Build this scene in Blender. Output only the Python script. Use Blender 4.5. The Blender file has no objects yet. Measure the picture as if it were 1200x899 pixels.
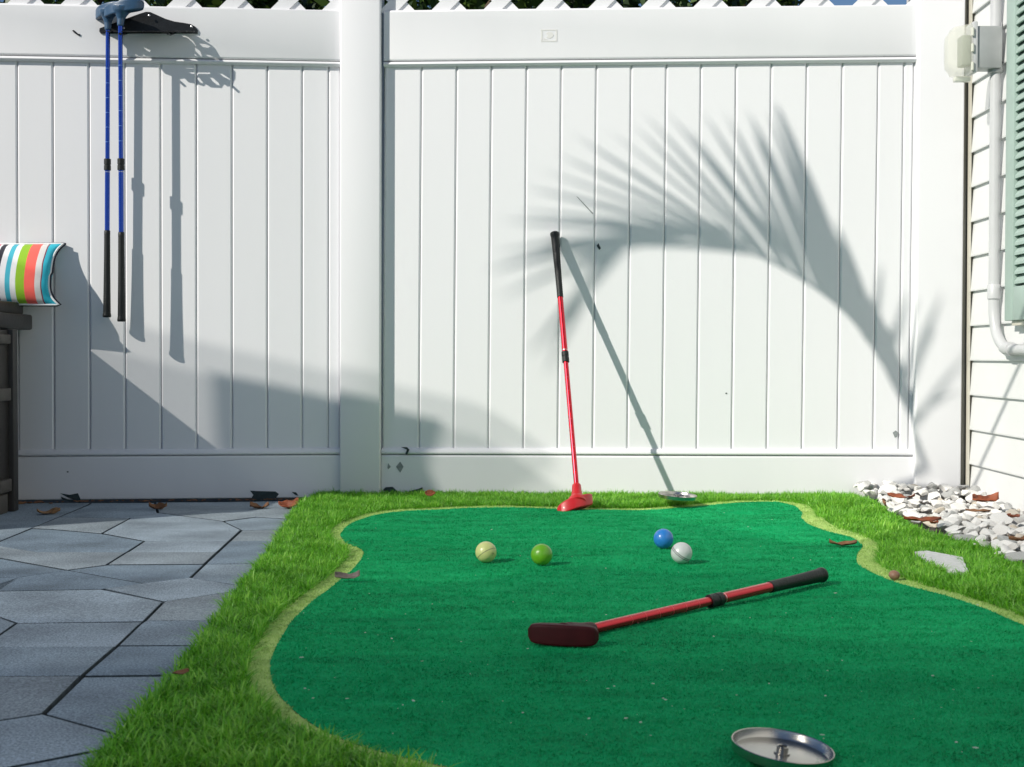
import bpy, bmesh, math, random
import numpy as np
from mathutils import Vector, Matrix, noise
from mathutils.geometry import delaunay_2d_cdt
random.seed(7); rng = np.random.default_rng(7)
S = bpy.context.scene
C = S.collection
R = math.radians

# ---------------------------------------------------------------- camera
F = 1600.0; PITCH = R(1.16); EYE = Vector((0, 0, 0.43))
cam = bpy.data.cameras.new('camera'); co = bpy.data.objects.new('camera', cam); C.objects.link(co)
co.location = EYE; co.rotation_euler = (R(90) - PITCH, 0, 0)
cam.sensor_width = 36; cam.lens = F / 1200 * 36; cam.clip_end = 500; cam.clip_start = 0.05
S.camera = co
cam.dof.use_dof = True; cam.dof.focus_distance = 3.7; cam.dof.aperture_fstop = 18.0

# ---------------------------------------------------------------- light: sky + one sun
SA, SB = 1.35, 1.08                                    # shift right and drop per metre towards the fence
SUN = Vector((SA, 1.0, -SB)).normalized()          # direction the light travels
ELEV = math.asin(-SUN.z); AZ = math.atan2(-SUN.x, -SUN.y)
w = bpy.data.worlds.new('World'); S.world = w; w.use_nodes = True
nt = w.node_tree; sky = nt.nodes.new('ShaderNodeTexSky'); sky.sky_type = 'NISHITA'; sky.sun_disc = False
sky.sun_elevation = ELEV; sky.sun_rotation = AZ; sky.air_density = 1.0; sky.dust_density = 0.3; sky.ozone_density = 5.0
nt.links.new(sky.outputs[0], nt.nodes['Background'].inputs[0]); nt.nodes['Background'].inputs[1].default_value = 0.075
ld = bpy.data.lights.new('sun', 'SUN'); ld.energy = 4.8; ld.angle = R(0.5); ld.color = (1.0, 0.945, 0.85)
lo = bpy.data.objects.new('sun', ld); C.objects.link(lo); lo.rotation_euler = SUN.to_track_quat('-Z', 'Y').to_euler()
S.view_settings.view_transform = 'Standard'; S.view_settings.look = 'None'; S.view_settings.gamma = 1
S.view_settings.exposure = 0.04
S.render.engine = 'CYCLES'; S.cycles.max_bounces = 8; S.cycles.transparent_max_bounces = 16

# ---------------------------------------------------------------- helpers
def ray(px, py):
    r = (px - 600) / F; u = (449.5 - py) / F
    fw = Vector((0, math.cos(PITCH), -math.sin(PITCH))); up = Vector((0, math.sin(PITCH), math.cos(PITCH)))
    return fw + Vector((1, 0, 0)) * r + up * u
def onz(px, py, z=0.0):
    d = ray(px, py); return EYE + d * ((z - EYE.z) / d.z)
def ony(px, py, Y):
    d = ray(px, py); return EYE + d * (Y / d.y)
def tag(o, label=None, cat=None, group=None, kind=None):
    if label: o['label'] = label
    if cat: o['category'] = cat
    if group: o['group'] = group
    if kind: o['kind'] = kind
    return o
def empty(name, loc, label=None, cat=None, group=None, kind=None):
    o = bpy.data.objects.new(name, None); C.objects.link(o); o.location = loc; o.empty_display_size = .05
    return tag(o, label, cat, group, kind)
def rootloc(p):
    l = Vector((0, 0, 0))
    while p is not None: l += p.location; p = p.parent
    return l
def link(name, me, mat, parent=None, loc=None):
    """me holds world coordinates when loc is None; otherwise coordinates local to world point loc"""
    o = bpy.data.objects.new(name, me); C.objects.link(o)
    if mat and not me.materials: me.materials.append(mat)
    if parent is not None: o.parent = parent
    base = rootloc(parent) if parent is not None else Vector((0, 0, 0))
    if loc is None:
        cs = [Vector(c) for c in o.bound_box]; c = sum(cs, Vector()) / 8; c.z = min(v.z for v in cs)
        me.transform(Matrix.Translation(-c)); o.location = c - base
    else: o.location = Vector(loc) - base
    return o
def smooth(me, ang=None):
    for p in me.polygons: p.use_smooth = True
    if ang is not None:
        try: me.set_sharp_from_angle(angle=R(ang))
        except Exception: pass
    return me
def bm_me(bm, name='m', sm=None):
    bmesh.ops.recalc_face_normals(bm, faces=bm.faces)
    me = bpy.data.meshes.new(name); bm.to_mesh(me); bm.free()
    if sm is not None: smooth(me, sm)
    return me
def box(bm, lo_, hi_, M=None, bev=0.0, seg=2):
    b2 = bmesh.new(); bmesh.ops.create_cube(b2, size=1)
    lo_ = Vector(lo_); hi_ = Vector(hi_); c = (lo_ + hi_) / 2; s = hi_ - lo_
    for v in b2.verts: v.co = Vector((v.co.x * s.x, v.co.y * s.y, v.co.z * s.z)) + c
    if bev > 0: bmesh.ops.bevel(b2, geom=b2.edges[:], offset=bev, segments=seg, affect='EDGES', profile=.5)
    add(bm, b2, M)
def add(bm, b2, M=None):
    if M is not None: bmesh.ops.transform(b2, matrix=M, verts=b2.verts)
    t = bpy.data.meshes.new('t'); b2.to_mesh(t); b2.free(); bm.from_mesh(t); bpy.data.meshes.remove(t)
def frame_of(axis):
    a = Vector(axis).normalized(); t = Vector((0, 0, 1)) if abs(a.z) < .9 else Vector((0, 1, 0))
    x = t.cross(a).normalized(); y = a.cross(x)
    return x, y, a
def lathe(bm, P0, axis, prof, n=24, caps=True):
    """prof: list of (distance along axis, radius)"""
    x, y, a = frame_of(axis); P0 = Vector(P0); rings = []
    for h, r in prof:
        if r <= 1e-6: rings.append([bm.verts.new(P0 + a * h)])
        else: rings.append([bm.verts.new(P0 + a * h + (x * math.cos(2 * math.pi * k / n) + y * math.sin(2 * math.pi * k / n)) * r) for k in range(n)])
    for A, B in zip(rings, rings[1:]):
        for k in range(n):
            k2 = (k + 1) % n
            f = [A[k % len(A)], A[k2 % len(A)], B[k2 % len(B)], B[k % len(B)]]
            g = []
            for v in f:
                if v not in g: g.append(v)
            if len(g) > 2: bm.faces.new(g)
    if caps:
        for r_ in (rings[0], rings[-1]):
            if len(r_) > 2: bm.faces.new(r_)
def tube(bm, pts, rad, n=16):
    pts = [Vector(p) for p in pts]; rings = []
    prevx = None
    for i, p in enumerate(pts):
        a = (pts[min(i + 1, len(pts) - 1)] - pts[max(i - 1, 0)]).normalized()
        if prevx is None: x = frame_of(a)[0]
        else: x = (prevx - a * prevx.dot(a)).normalized()
        prevx = x; y = a.cross(x); r = rad[i] if isinstance(rad, (list, tuple)) else rad
        rings.append([bm.verts.new(p + (x * math.cos(2 * math.pi * k / n) + y * math.sin(2 * math.pi * k / n)) * r) for k in range(n)])
    for A, B in zip(rings, rings[1:]):
        for k in range(n): bm.faces.new([A[k], A[(k + 1) % n], B[(k + 1) % n], B[k]])
    bm.faces.new(rings[0]); bm.faces.new(rings[-1])
def spline(pts, n=8):
    pts = [Vector(p) for p in pts]; out = []
    for i in range(len(pts) - 1):
        p0 = pts[max(i - 1, 0)]; p1 = pts[i]; p2 = pts[i + 1]; p3 = pts[min(i + 2, len(pts) - 1)]
        for k in range(n):
            t = k / n
            out.append(.5 * ((2 * p1) + (p2 - p0) * t + (2 * p0 - 5 * p1 + 4 * p2 - p3) * t * t + (3 * p1 - p0 - 3 * p2 + p3) * t ** 3))
    out.append(pts[-1]); return out
def inside(poly, x, y):
    c = np.zeros(np.shape(x), bool); n = len(poly)
    for i in range(n):
        x1, y1 = poly[i][0], poly[i][1]; x2, y2 = poly[(i + 1) % n][0], poly[(i + 1) % n][1]
        if y1 == y2: continue
        m = ((y1 > y) != (y2 > y)) & (x < (x2 - x1) * (y - y1) / (y2 - y1) + x1)
        c ^= m
    return c
def dist_edge(poly, x, y):
    d = np.full(np.shape(x), 1e9); n = len(poly)
    for i in range(n):
        ax, ay = poly[i][0], poly[i][1]; bx, by = poly[(i + 1) % n][0], poly[(i + 1) % n][1]
        L = (bx - ax) ** 2 + (by - ay) ** 2 + 1e-12
        t = np.clip(((x - ax) * (bx - ax) + (y - ay) * (by - ay)) / L, 0, 1)
        d = np.minimum(d, np.hypot(x - ax - t * (bx - ax), y - ay - t * (by - ay)))
    return d

# ---------------------------------------------------------------- materials
def mat(name, col, rough=.5, metal=0., spec=.5, var=0., vscale=8., bump=0., bscale=60., col2=None, vstretch=None, sheen=0., coat=0., detail=4., bstretch=None):
    m = bpy.data.materials.new(name); m.use_nodes = True; n = m.node_tree; L = n.links; b = n.nodes['Principled BSDF']
    b.inputs['Base Color'].default_value = (*col, 1); b.inputs['Roughness'].default_value = rough; b.inputs['Metallic'].default_value = metal
    b.inputs['Specular IOR Level'].default_value = spec; b.inputs['Coat Weight'].default_value = coat
    if sheen: b.inputs['Sheen Weight'].default_value = sheen
    tc = n.nodes.new('ShaderNodeTexCoord')
    def noise_(scale, stretch):
        mp = n.nodes.new('ShaderNodeMapping'); L.new(tc.outputs['Object'], mp.inputs[0])
        if stretch: mp.inputs['Scale'].default_value = stretch
        t = n.nodes.new('ShaderNodeTexNoise'); t.inputs['Scale'].default_value = scale; t.inputs['Detail'].default_value = detail
        L.new(mp.outputs[0], t.inputs['Vector']); return t
    if var or col2:
        t = noise_(vscale, vstretch); mx = n.nodes.new('ShaderNodeMix'); mx.data_type = 'RGBA'
        c2 = col2 or tuple(c * (1 - var) for c in col); c1 = col if col2 else tuple(min(1, c * (1 + var * .5)) for c in col)
        mx.inputs[6].default_value = (*c1, 1); mx.inputs[7].default_value = (*c2, 1)
        mr = n.nodes.new('ShaderNodeMapRange'); mr.inputs[1].default_value = .3; mr.inputs[2].default_value = .7
        L.new(t.outputs['Fac'], mr.inputs[0]); L.new(mr.outputs[0], mx.inputs[0]); L.new(mx.outputs[2], b.inputs['Base Color'])
    if bump:
        t = noise_(bscale, bstretch); bp = n.nodes.new('ShaderNodeBump'); bp.inputs['Strength'].default_value = bump; bp.inputs['Distance'].default_value = .002
        L.new(t.outputs['Fac'], bp.inputs['Height']); L.new(bp.outputs[0], b.inputs['Normal'])
    return m
M = {}
M['vinyl'] = mat('white_vinyl', (.775, .78, .80), .42, spec=.4, col2=(.745, .752, .772), vscale=1.7, bump=.10, bscale=5, vstretch=(3, 3, .8), bstretch=(4, 4, .6))
M['siding'] = mat('siding_vinyl', (.70, .71, .71), .5, col2=(.65, .66, .66), vscale=5, bump=.12, bscale=160, bstretch=(1, .08, 1))
M['cream'] = mat('cream_trim', (.62, .60, .52), .5, col2=(.45, .43, .36), vscale=6, vstretch=(1, 1, .3))
M['greytrim'] = mat('weathered_grey_trim', (.30, .30, .27), .6, col2=(.16, .15, .12), vscale=9, vstretch=(1, 1, .2))
M['mint'] = mat('mint_paint', (.36, .465, .42), .5, var=.08, vscale=14, bump=.06, bscale=90)
M['conduit'] = mat('grey_pvc', (.52, .53, .54), .4, var=.06, vscale=14)
M['boxgrey'] = mat('grey_box_metal', (.40, .42, .42), .45, metal=.3, var=.08, vscale=20)
M['soil'] = mat('dark_soil', (.07, .06, .05), .95, var=.5, vscale=30, bump=.8, bscale=120)
M['sand_shade'] = mat('joint_sand_shade', (.05, .07, .085), .95, var=.5, vscale=60, bump=.5, bscale=300)
M['redmetal'] = mat('red_anodised', (.62, .015, .03), .26, metal=.75, coat=.4)
M['redplastic'] = mat('red_plastic', (.62, .012, .018), .42, var=.12, vscale=30, coat=.15, bump=.04, bscale=200)
M['darkred'] = mat('dark_red_plastic', (.05, .003, .005), .55, spec=.25, var=.2, vscale=60, bump=.1, bscale=250)
M['bluemetal'] = mat('blue_anodised', (.006, .05, .36), .24, metal=.7, coat=.4)
M['blueplastic'] = mat('slate_blue_plastic', (.025, .075, .15), .42, var=.15, vscale=40, coat=.15)
M['rubber'] = mat('black_rubber', (.010, .013, .013), .42, spec=.3, var=.2, vscale=90, bump=.5, bscale=500)
M['blackiron'] = mat('black_iron', (.014, .016, .018), .38, metal=.3, var=.3, vscale=60, bump=.2, bscale=200)
M['silver'] = mat('silver_ring', (.6, .6, .6), .3, metal=1)
M['benchdark'] = mat('dark_bench_resin', (.022, .02, .019), .5, col2=(.05, .044, .038), vscale=10, bump=.3, bscale=60, vstretch=(1, 1, .2))
M['benchbrown'] = mat('brown_bench_rail', (.10, .088, .075), .6, col2=(.05, .043, .036), vscale=14, bump=.3, bscale=80)
M['leafbrown'] = mat('dry_leaf_brown', (.26, .12, .05), .7, col2=(.10, .045, .02), vscale=30, bump=.4, bscale=120)
M['leaftan'] = mat('dry_leaf_tan', (.42, .24, .11), .7, col2=(.2, .10, .045), vscale=30, bump=.4, bscale=120)
M['leafrust'] = mat('dry_leaf_rust', (.33, .085, .03), .65, col2=(.14, .035, .015), vscale=40, bump=.4, bscale=120)
M['scuff'] = mat('dark_scuff', (.03, .05, .055), .8, var=.4, vscale=90)
M['scuffgrey'] = mat('grey_scuff', (.25, .28, .28), .8, var=.3, vscale=120)
M['stamp'] = mat('embossed_stamp', (.68, .68, .66), .6)
M['whitestone'] = mat('white_marble', (.86, .85, .82), .6, col2=(.68, .67, .64), vscale=22, bump=.5, bscale=70)
M['greystone'] = mat('grey_marble', (.50, .51, .50), .6, col2=(.32, .32, .31), vscale=26, bump=.6, bscale=70)
M['creamstone'] = mat('cream_marble', (.66, .58, .46), .6, col2=(.5, .46, .40), vscale=22, bump=.5, bscale=70)
M['slab'] = mat('pale_slab', (.55, .56, .55), .8, col2=(.70, .70, .69), vscale=90, bump=.6, bscale=220)
M['hedge'] = mat('leaf_green', (.045, .11, .02), .5, col2=(.02, .05, .012), vscale=3, spec=.5)
M['bark'] = mat('bark', (.12, .09, .06), .9, var=.5, vscale=15, bump=1, bscale=40)
M['blocker_mat'] = mat('blocker_sheet', (.45, .43, .38), .9)
M['pot'] = mat('terracotta', (.35, .13, .07), .8, var=.3)

def paver_mat(i, c):
    m = bpy.data.materials.new('slate_paver'); m.use_nodes = True; n = m.node_tree; L = n.links; b = n.nodes['Principled BSDF']; b.inputs['Roughness'].default_value = .72
    b.inputs['Specular IOR Level'].default_value = .35
    tc = n.nodes.new('ShaderNodeTexCoord'); mp = n.nodes.new('ShaderNodeMapping'); L.new(tc.outputs['Object'], mp.inputs[0]); mp.inputs['Location'].default_value = (i * 3.7, i * 1.3, 0)
    big = n.nodes.new('ShaderNodeTexNoise'); big.inputs['Scale'].default_value = 7; big.inputs['Detail'].default_value = 6; L.new(mp.outputs[0], big.inputs['Vector'])
    fine = n.nodes.new('ShaderNodeTexNoise'); fine.inputs['Scale'].default_value = 330; fine.inputs['Detail'].default_value = 3; L.new(mp.outputs[0], fine.inputs['Vector'])
    r1 = n.nodes.new('ShaderNodeMapRange'); r1.inputs[1].default_value = .3; r1.inputs[2].default_value = .72; r1.inputs[3].default_value = .72; r1.inputs[4].default_value = 1.28; L.new(big.outputs['Fac'], r1.inputs[0])
    r2 = n.nodes.new('ShaderNodeMapRange'); r2.inputs[1].default_value = .35; r2.inputs[2].default_value = .7; r2.inputs[3].default_value = .6; r2.inputs[4].default_value = 1.45; L.new(fine.outputs['Fac'], r2.inputs[0])
    mu = n.nodes.new('ShaderNodeMath'); mu.operation = 'MULTIPLY'; L.new(r1.outputs[0], mu.inputs[0]); L.new(r2.outputs[0], mu.inputs[1])
    vm = n.nodes.new('ShaderNodeVectorMath'); vm.operation = 'SCALE'; vm.inputs[0].default_value = c; L.new(mu.outputs[0], vm.inputs['Scale']); L.new(vm.outputs[0], b.inputs['Base Color'])
    ad = n.nodes.new('ShaderNodeMath'); ad.operation = 'ADD'; L.new(big.outputs['Fac'], ad.inputs[0]); L.new(fine.outputs['Fac'], ad.inputs[1])
    bp = n.nodes.new('ShaderNodeBump'); bp.inputs['Strength'].default_value = .55; bp.inputs['Distance'].default_value = .0025; L.new(ad.outputs[0], bp.inputs['Height']); L.new(bp.outputs[0], b.inputs['Normal'])
    return m
PM = [paver_mat(i, c) for i, c in enumerate([(.26, .325, .38), (.205, .27, .33), (.30, .365, .42), (.235, .295, .345), (.275, .325, .36)])]

def carpet(name, c1, c2, fleck, stretch=(1, 1.6, 1)):
    m = bpy.data.materials.new(name); m.use_nodes = True; n = m.node_tree; L = n.links; b = n.nodes['Principled BSDF']
    b.inputs['Roughness'].default_value = .9; b.inputs['Specular IOR Level'].default_value = .1; b.inputs['Sheen Weight'].default_value = .04
    b.inputs['Sheen Tint'].default_value = (*[min(1, v * 2 + .1) for v in c1], 1)
    tc = n.nodes.new('ShaderNodeTexCoord'); mp = n.nodes.new('ShaderNodeMapping'); L.new(tc.outputs['Object'], mp.inputs[0]); mp.inputs['Scale'].default_value = stretch
    f = n.nodes.new('ShaderNodeTexNoise'); f.inputs['Scale'].default_value = 260; f.inputs['Detail'].default_value = 4; L.new(mp.outputs[0], f.inputs['Vector'])
    g = n.nodes.new('ShaderNodeTexNoise'); g.inputs['Scale'].default_value = 5; g.inputs['Detail'].default_value = 5; L.new(tc.outputs['Object'], g.inputs['Vector'])
    k = n.nodes.new('ShaderNodeTexNoise'); k.inputs['Scale'].default_value = 38; k.inputs['Detail'].default_value = 5; mk = n.nodes.new('ShaderNodeMapping'); mk.inputs['Scale'].default_value = (.22, 1, 1); L.new(tc.outputs['Object'], mk.inputs[0]); L.new(mk.outputs[0], k.inputs['Vector'])
    a = n.nodes.new('ShaderNodeMath'); a.operation = 'MULTIPLY_ADD'; L.new(f.outputs['Fac'], a.inputs[0]); a.inputs[1].default_value = .5; 
    a2 = n.nodes.new('ShaderNodeMath'); a2.operation = 'MULTIPLY_ADD'; L.new(k.outputs['Fac'], a2.inputs[0]); a2.inputs[1].default_value = 1.1; L.new(g.outputs['Fac'], a2.inputs[2])
    L.new(a2.outputs[0], a.inputs[2])
    r = n.nodes.new('ShaderNodeMapRange'); r.inputs[1].default_value = .75; r.inputs[2].default_value = 1.75; L.new(a.outputs[0], r.inputs[0])
    mx = n.nodes.new('ShaderNodeMix'); mx.data_type = 'RGBA'; mx.inputs[6].default_value = (*c2, 1); mx.inputs[7].default_value = (*c1, 1); L.new(r.outputs[0], mx.inputs[0])
    L.new(mx.outputs[2], b.inputs['Base Color'])
    bp = n.nodes.new('ShaderNodeBump'); bp.inputs['Strength'].default_value = .9; bp.inputs['Distance'].default_value = .003
    L.new(f.outputs['Fac'], bp.inputs['Height']); L.new(bp.outputs[0], b.inputs['Normal'])
    return m
M['green'] = carpet('green_carpet', (.002, .44, .15), (.0, .26, .085), None)
M['fringe'] = carpet('lime_carpet', (.56, .76, .24), (.38, .56, .16), None)

def attr_mat(name, c1, c2, c3, rough=.5, trans=.3):
    m = bpy.data.materials.new(name); m.use_nodes = True; n = m.node_tree; L = n.links; b = n.nodes['Principled BSDF']; b.inputs['Roughness'].default_value = rough
    a = n.nodes.new('ShaderNodeAttribute'); a.attribute_name = 'tint'; cr = n.nodes.new('ShaderNodeValToRGB')
    cr.color_ramp.elements[0].color = (*c1, 1); cr.color_ramp.elements[1].color = (*c3, 1); e = cr.color_ramp.elements.new(.5); e.color = (*c2, 1)
    L.new(a.outputs['Fac'], cr.inputs[0]); L.new(cr.outputs[0], b.inputs['Base Color'])
    tr = n.nodes.new('ShaderNodeBsdfTranslucent'); L.new(cr.outputs[0], tr.inputs[0]); mx = n.nodes.new('ShaderNodeMixShader'); mx.inputs[0].default_value = trans
    L.new(b.outputs[0], mx.inputs[1]); L.new(tr.outputs[0], mx.inputs[2]); L.new(mx.outputs[0], n.nodes['Material Output'].inputs[0])
    return m
M['turf'] = attr_mat('turf_blades', (.065, .26, .010), (.17, .50, .03), (.42, .74, .11), .45, .35)
M['palm'] = attr_mat('palm_leaf', (.04, .10, .02), (.06, .14, .03), (.08, .18, .03), .45, .15)
M['foliage'] = attr_mat('tree_leaf', (.015, .04, .006), (.04, .09, .012), (.10, .17, .03), .45, .25)

# ---------------------------------------------------------------- the ground
def sheet(name, poly, z, m, kind=None, parent=None):
    bm = bmesh.new(); bm.faces.new([bm.verts.new((p[0], p[1], z)) for p in poly]); bmesh.ops.triangulate(bm, faces=bm.faces)
    me = bm_me(bm, name); o = link(name, me, m, parent)
    if o.data.polygons[0].normal.z < 0: o.data.flip_normals()
    if kind: o['kind'] = kind
    return o
sheet('ground', [(-150, -150), (150, -150), (150, 150), (-150, 150)], -.035, M['soil'], 'structure')

# fence line reference
def fenceY(X): return 4.12 + .086 * (X + .46) if X < -.46 else 4.12 - .0443 * (X + .46)

# paving: joints traced on the ground plane, each enclosed cell becomes one paver
def joints():
    seg = [[(85, 599), (-40, 650), (-400, 797)], [(85, 599), (104, 591), (115, 582)],
      [(-400, 590), (0, 640), (44, 647), (149, 647)], [(149, 647), (255, 647), (420, 645)],
      [(-20, 605), (79, 606), (153, 607), (119.5, 625)],
      [(119.5, 625), (169, 634), (149, 647), (125, 662)], [(169, 634), (269, 634), (420, 632)],
      [(283, 621), (269, 634), (255, 647), (240, 661), (223, 677)], [(119.5, 625), (60, 620), (36, 619)],
      [(223, 677), (262, 683), (370, 701)], [(223, 677), (169, 683.5)], [(125, 662), (240, 661), (400, 660)],
      [(-400, 585), (0, 654), (79, 668), (169, 683.5)], [(79, 668), (125, 662)],
      [(-400, 695), (0, 692), (120, 690), (169, 683.5)], [(120, 690), (192, 705)], [(-400, 772), (0, 717.6), (149, 697)],
      [(192, 705), (169, 728), (163.5, 732), (137, 757), (96, 792), (51, 836)], [(192, 705), (254, 696), (400, 677)],
      [(0, 723), (20, 730), (169, 728)], [(0, 723), (-120, 733.5)], [(169, 728), (340, 727)], [(20, 730), (-90, 806)],
      [(0, 676), (22, 676), (-2, 691.9)], [(22, 676), (79, 668)], [(-400, 676), (0, 676)],
      [(-400, 759), (-20, 758), (137, 757), (330, 756)], [(-400, 794), (0, 792.5), (96, 792), (260, 790)],
      [(-400, 920), (0, 844), (51, 836), (112, 853), (200, 878)], [(-10, 903), (69, 888), (150, 872), (200, 862)], [(-10, 903), (-60, 1010)], [(-10, 903), (-200, 880)],
      [(153, 607), (185, 601), (262, 611), (300, 606), (315, 594)], [(185, 601), (180, 583)], [(262, 611), (283, 621)], [(300, 606), (420, 613)], [(283, 621), (420, 619)],
      [(-30, 591), (-20, 605)]]
    bd = [(-400, 589), (-100, 589.5), (25, 589.5), (250, 588.5), (420, 586), (420, 650), (400, 700), (330, 760), (250, 830), (200, 900), (170, 1010), (-400, 1010), (-400, 589)]
    return seg, bd
seg, bd = joints()
vs = []; es = []
def addpl(pl):
    for i, p in enumerate(pl):
        w_ = onz(p[0], p[1], 0); vs.append(Vector((w_.x, w_.y)))
        if i: es.append((len(vs) - 2, len(vs) - 1))
for s_ in seg:
    if s_[-1][0] >= 254 and s_[-1] not in ((262, 611), (283, 621), (315, 594)): s_.append((s_[-1][0] + 160, s_[-1][1] + (s_[-1][1] - s_[-2][1]) * 160 / max(20, s_[-1][0] - s_[-2][0])))
    if s_[0][0] <= -400: s_.insert(0, (s_[0][0] - 60, s_[0][1]))
    addpl(s_)
addpl(bd)
bpoly = [onz(p[0], p[1], 0) for p in bd[:-1]]
ov, oe, of, ove, oee, ofe = delaunay_2d_cdt(vs, es, [], 0, 1e-4, True)
cons = set(tuple(sorted(e)) for e, src in zip(oe, oee) if len(src))
ed2f = {}
for i, f in enumerate(of):
    for k in range(3): ed2f.setdefault(tuple(sorted((f[k], f[(k + 1) % 3]))), []).append(i)
comp = [-1] * len(of); nc = 0
for i in range(len(of)):
    if comp[i] >= 0: continue
    st = [i]; comp[i] = nc
    while st:
        a = st.pop(); f = of[a]
        for k in range(3):
            e = tuple(sorted((f[k], f[(k + 1) % 3])))
            if e in cons: continue
            for b in ed2f[e]:
                if comp[b] < 0: comp[b] = nc; st.append(b)
    nc += 1
patio = empty('patio', (-1.0, 3.0, 0), kind='structure')
sheet('joint_bed', [(-6, -3), (1.2, -3), (1.2, 3.9), (-.35, 4.2), (-6, 3.75)], -.024, M['sand_shade'], parent=patio)
npv = 0
for c in range(nc):
    fs = [of[i] for i in range(len(of)) if comp[i] == c]
    cx = sum(ov[v].x for f in fs for v in f) / (3 * len(fs)); cy = sum(ov[v].y for f in fs for v in f) / (3 * len(fs))
    f0 = max(fs, key=lambda f: abs((ov[f[1]] - ov[f[0]]).cross(ov[f[2]] - ov[f[0]])))
    tx = sum(ov[v].x for v in f0) / 3; ty = sum(ov[v].y for v in f0) / 3
    if not inside(bpoly, np.array([tx]), np.array([ty]))[0]: continue
    area = sum(abs((ov[f[1]] - ov[f[0]]).cross(ov[f[2]] - ov[f[0]])) / 2 for f in fs)
    if area < .0012: continue
    bm = bmesh.new(); vm = {}
    for f in fs:
        for v in f:
            if v not in vm: vm[v] = bm.verts.new((ov[v].x, ov[v].y, 0))
        bm.faces.new([vm[v] for v in f])
    bmesh.ops.recalc_face_normals(bm, faces=bm.faces)
    if sum(f.normal.z for f in bm.faces) < 0: bmesh.ops.reverse_faces(bm, faces=bm.faces)
    # shrink inward for the joint, then a chamfered rim, then the side down
    bmesh.ops.inset_region(bm, faces=bm.faces[:], thickness=.0034, use_boundary=True, use_even_offset=True)
    outer = [f for f in bm.faces if any(e.is_boundary for e in f.edges)]
    if len(outer) < len(bm.faces): bmesh.ops.delete(bm, geom=outer, context='FACES')
    r1 = bmesh.ops.inset_region(bm, faces=bm.faces[:], thickness=.0012, depth=.0, use_boundary=True, use_even_offset=True)
    bmesh.ops.delete(bm, geom=[v for v in bm.verts if not v.link_faces], context='VERTS')
    for v in bm.verts:
        if any(e.is_boundary for e in v.link_edges): v.co.z -= .0006
    be = [e for e in bm.edges if e.is_boundary]
    ex = bmesh.ops.extrude_edge_only(bm, edges=be)
    for v in ex['geom']:
        if isinstance(v, bmesh.types.BMVert): v.co.z -= .03
    dz = random.uniform(-.0009, .0009); tx_, ty_ = random.uniform(-.003, .003), random.uniform(-.003, .003)
    for v in bm.verts: v.co.z += dz + (v.co.x - cx) * tx_ + (v.co.y - cy) * ty_
    me = bm_me(bm, 'paver'); me.materials.append(PM[(npv * 3 + npv // 4) % 5]); me.materials.append(M['sand_shade'])
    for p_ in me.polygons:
        if abs(p_.normal.z) < .3: p_.material_index = 1   # sides dark with joint sand; the joint's shade is put into this colour
    link('paver', me, None, patio); npv += 1
print('pavers', npv)

# ---------------------------------------------------------------- putting green
GREEN = [(398, 627), (404, 618), (415, 611), (440, 604), (480, 599.5), (540, 596.5), (620, 595), (700, 597), (760, 597), (820, 593), (880, 588.5), (912, 588), (930, 593), (941, 602), (938, 611), (945, 620), (970, 626.5), (1000, 631), (1012, 640), (1004, 652), (1004, 663), (1020, 671), (1045, 681), (1070, 688), (1112, 698), (1155, 713), (1200, 733), (1290, 775),
   (1420, 860), (1500, 1010), (1000, 1080), (700, 960), (600, 920), (540, 900), (490, 889), (440, 877), (400, 864), (370, 850), (345, 832), (326, 813), (317, 795), (316, 775), (325, 755), (341, 728), (365, 705), (388, 688), (402, 675), (414, 665), (423, 655), (427, 646), (421, 641), (404, 637)]
ZG = .012
G = [onz(x, y, ZG) for x, y in GREEN]; G = [(p.x, p.y) for p in G]
# resample + smooth
def resample(poly, step):
    out = []
    n = len(poly)
    for i in range(n):
        a = Vector(poly[i]); b = Vector(poly[(i + 1) % n]); k = max(1, int((b - a).length / step))
        for j in range(k): out.append(tuple(a + (b - a) * j / k))
    return out
G = resample(G, .02)
Ga = np.array(G)
for _ in range(2): Ga = (np.roll(Ga, 1, 0) + 2 * Ga + np.roll(Ga, -1, 0)) / 4
G = [tuple(p) for p in Ga]
def offset(poly, dfun):
    P = np.array(poly); T = np.roll(P, -1, 0) - np.roll(P, 1, 0); T /= np.linalg.norm(T, axis=1)[:, None] + 1e-9
    N = np.stack([T[:, 1], -T[:, 0]], 1)
    ar = np.sum(P[:, 0] * np.roll(P[:, 1], -1) - np.roll(P[:, 0], -1) * P[:, 1])
    if ar < 0: N = -N
    d = np.array([dfun(p) for p in P]); Q = P + N * d[:, None]
    for _ in range(6): Q = (np.roll(Q, 1, 0) + 2 * Q + np.roll(Q, -1, 0)) / 4
    return [tuple(q) for q in Q]
def fw(p):
    x, y = p
    if y > 3.55: return .05
    if x > .5 and y > 2.6: return .052
    return .042
FR = offset(G, fw)
CUPS_D = [(478, 628, .05, .006), (865, 602, .05, .005)]
CD = [(onz(a, b, ZG), r, d) for a, b, r, d in CUPS_D]
def hgt(x, y):
    h = .0065 * noise.noise(Vector((x * 2.3, y * 2.3, 3))) + .0024 * noise.noise(Vector((x * 5, y * 5, 9)))
    h += .012 * math.exp(-((x - .72) ** 2 / .05 + (y - 3.35) ** 2 / .03)) + .006 * math.exp(-((x - .95) ** 2 / .06 + (y - 3.75) ** 2 / .01)) - .004 * math.exp(-((x - .35) ** 2 / .05 + (y - 3.45) ** 2 / .01))
    for c, r, d in CD:
        q = math.hypot(x - c.x, y - c.y); h -= d / (1 + math.exp((q - r) / .004))
    return max(h, -.006)
def greenz(x, y): return ZG + hgt(x, y)
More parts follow.
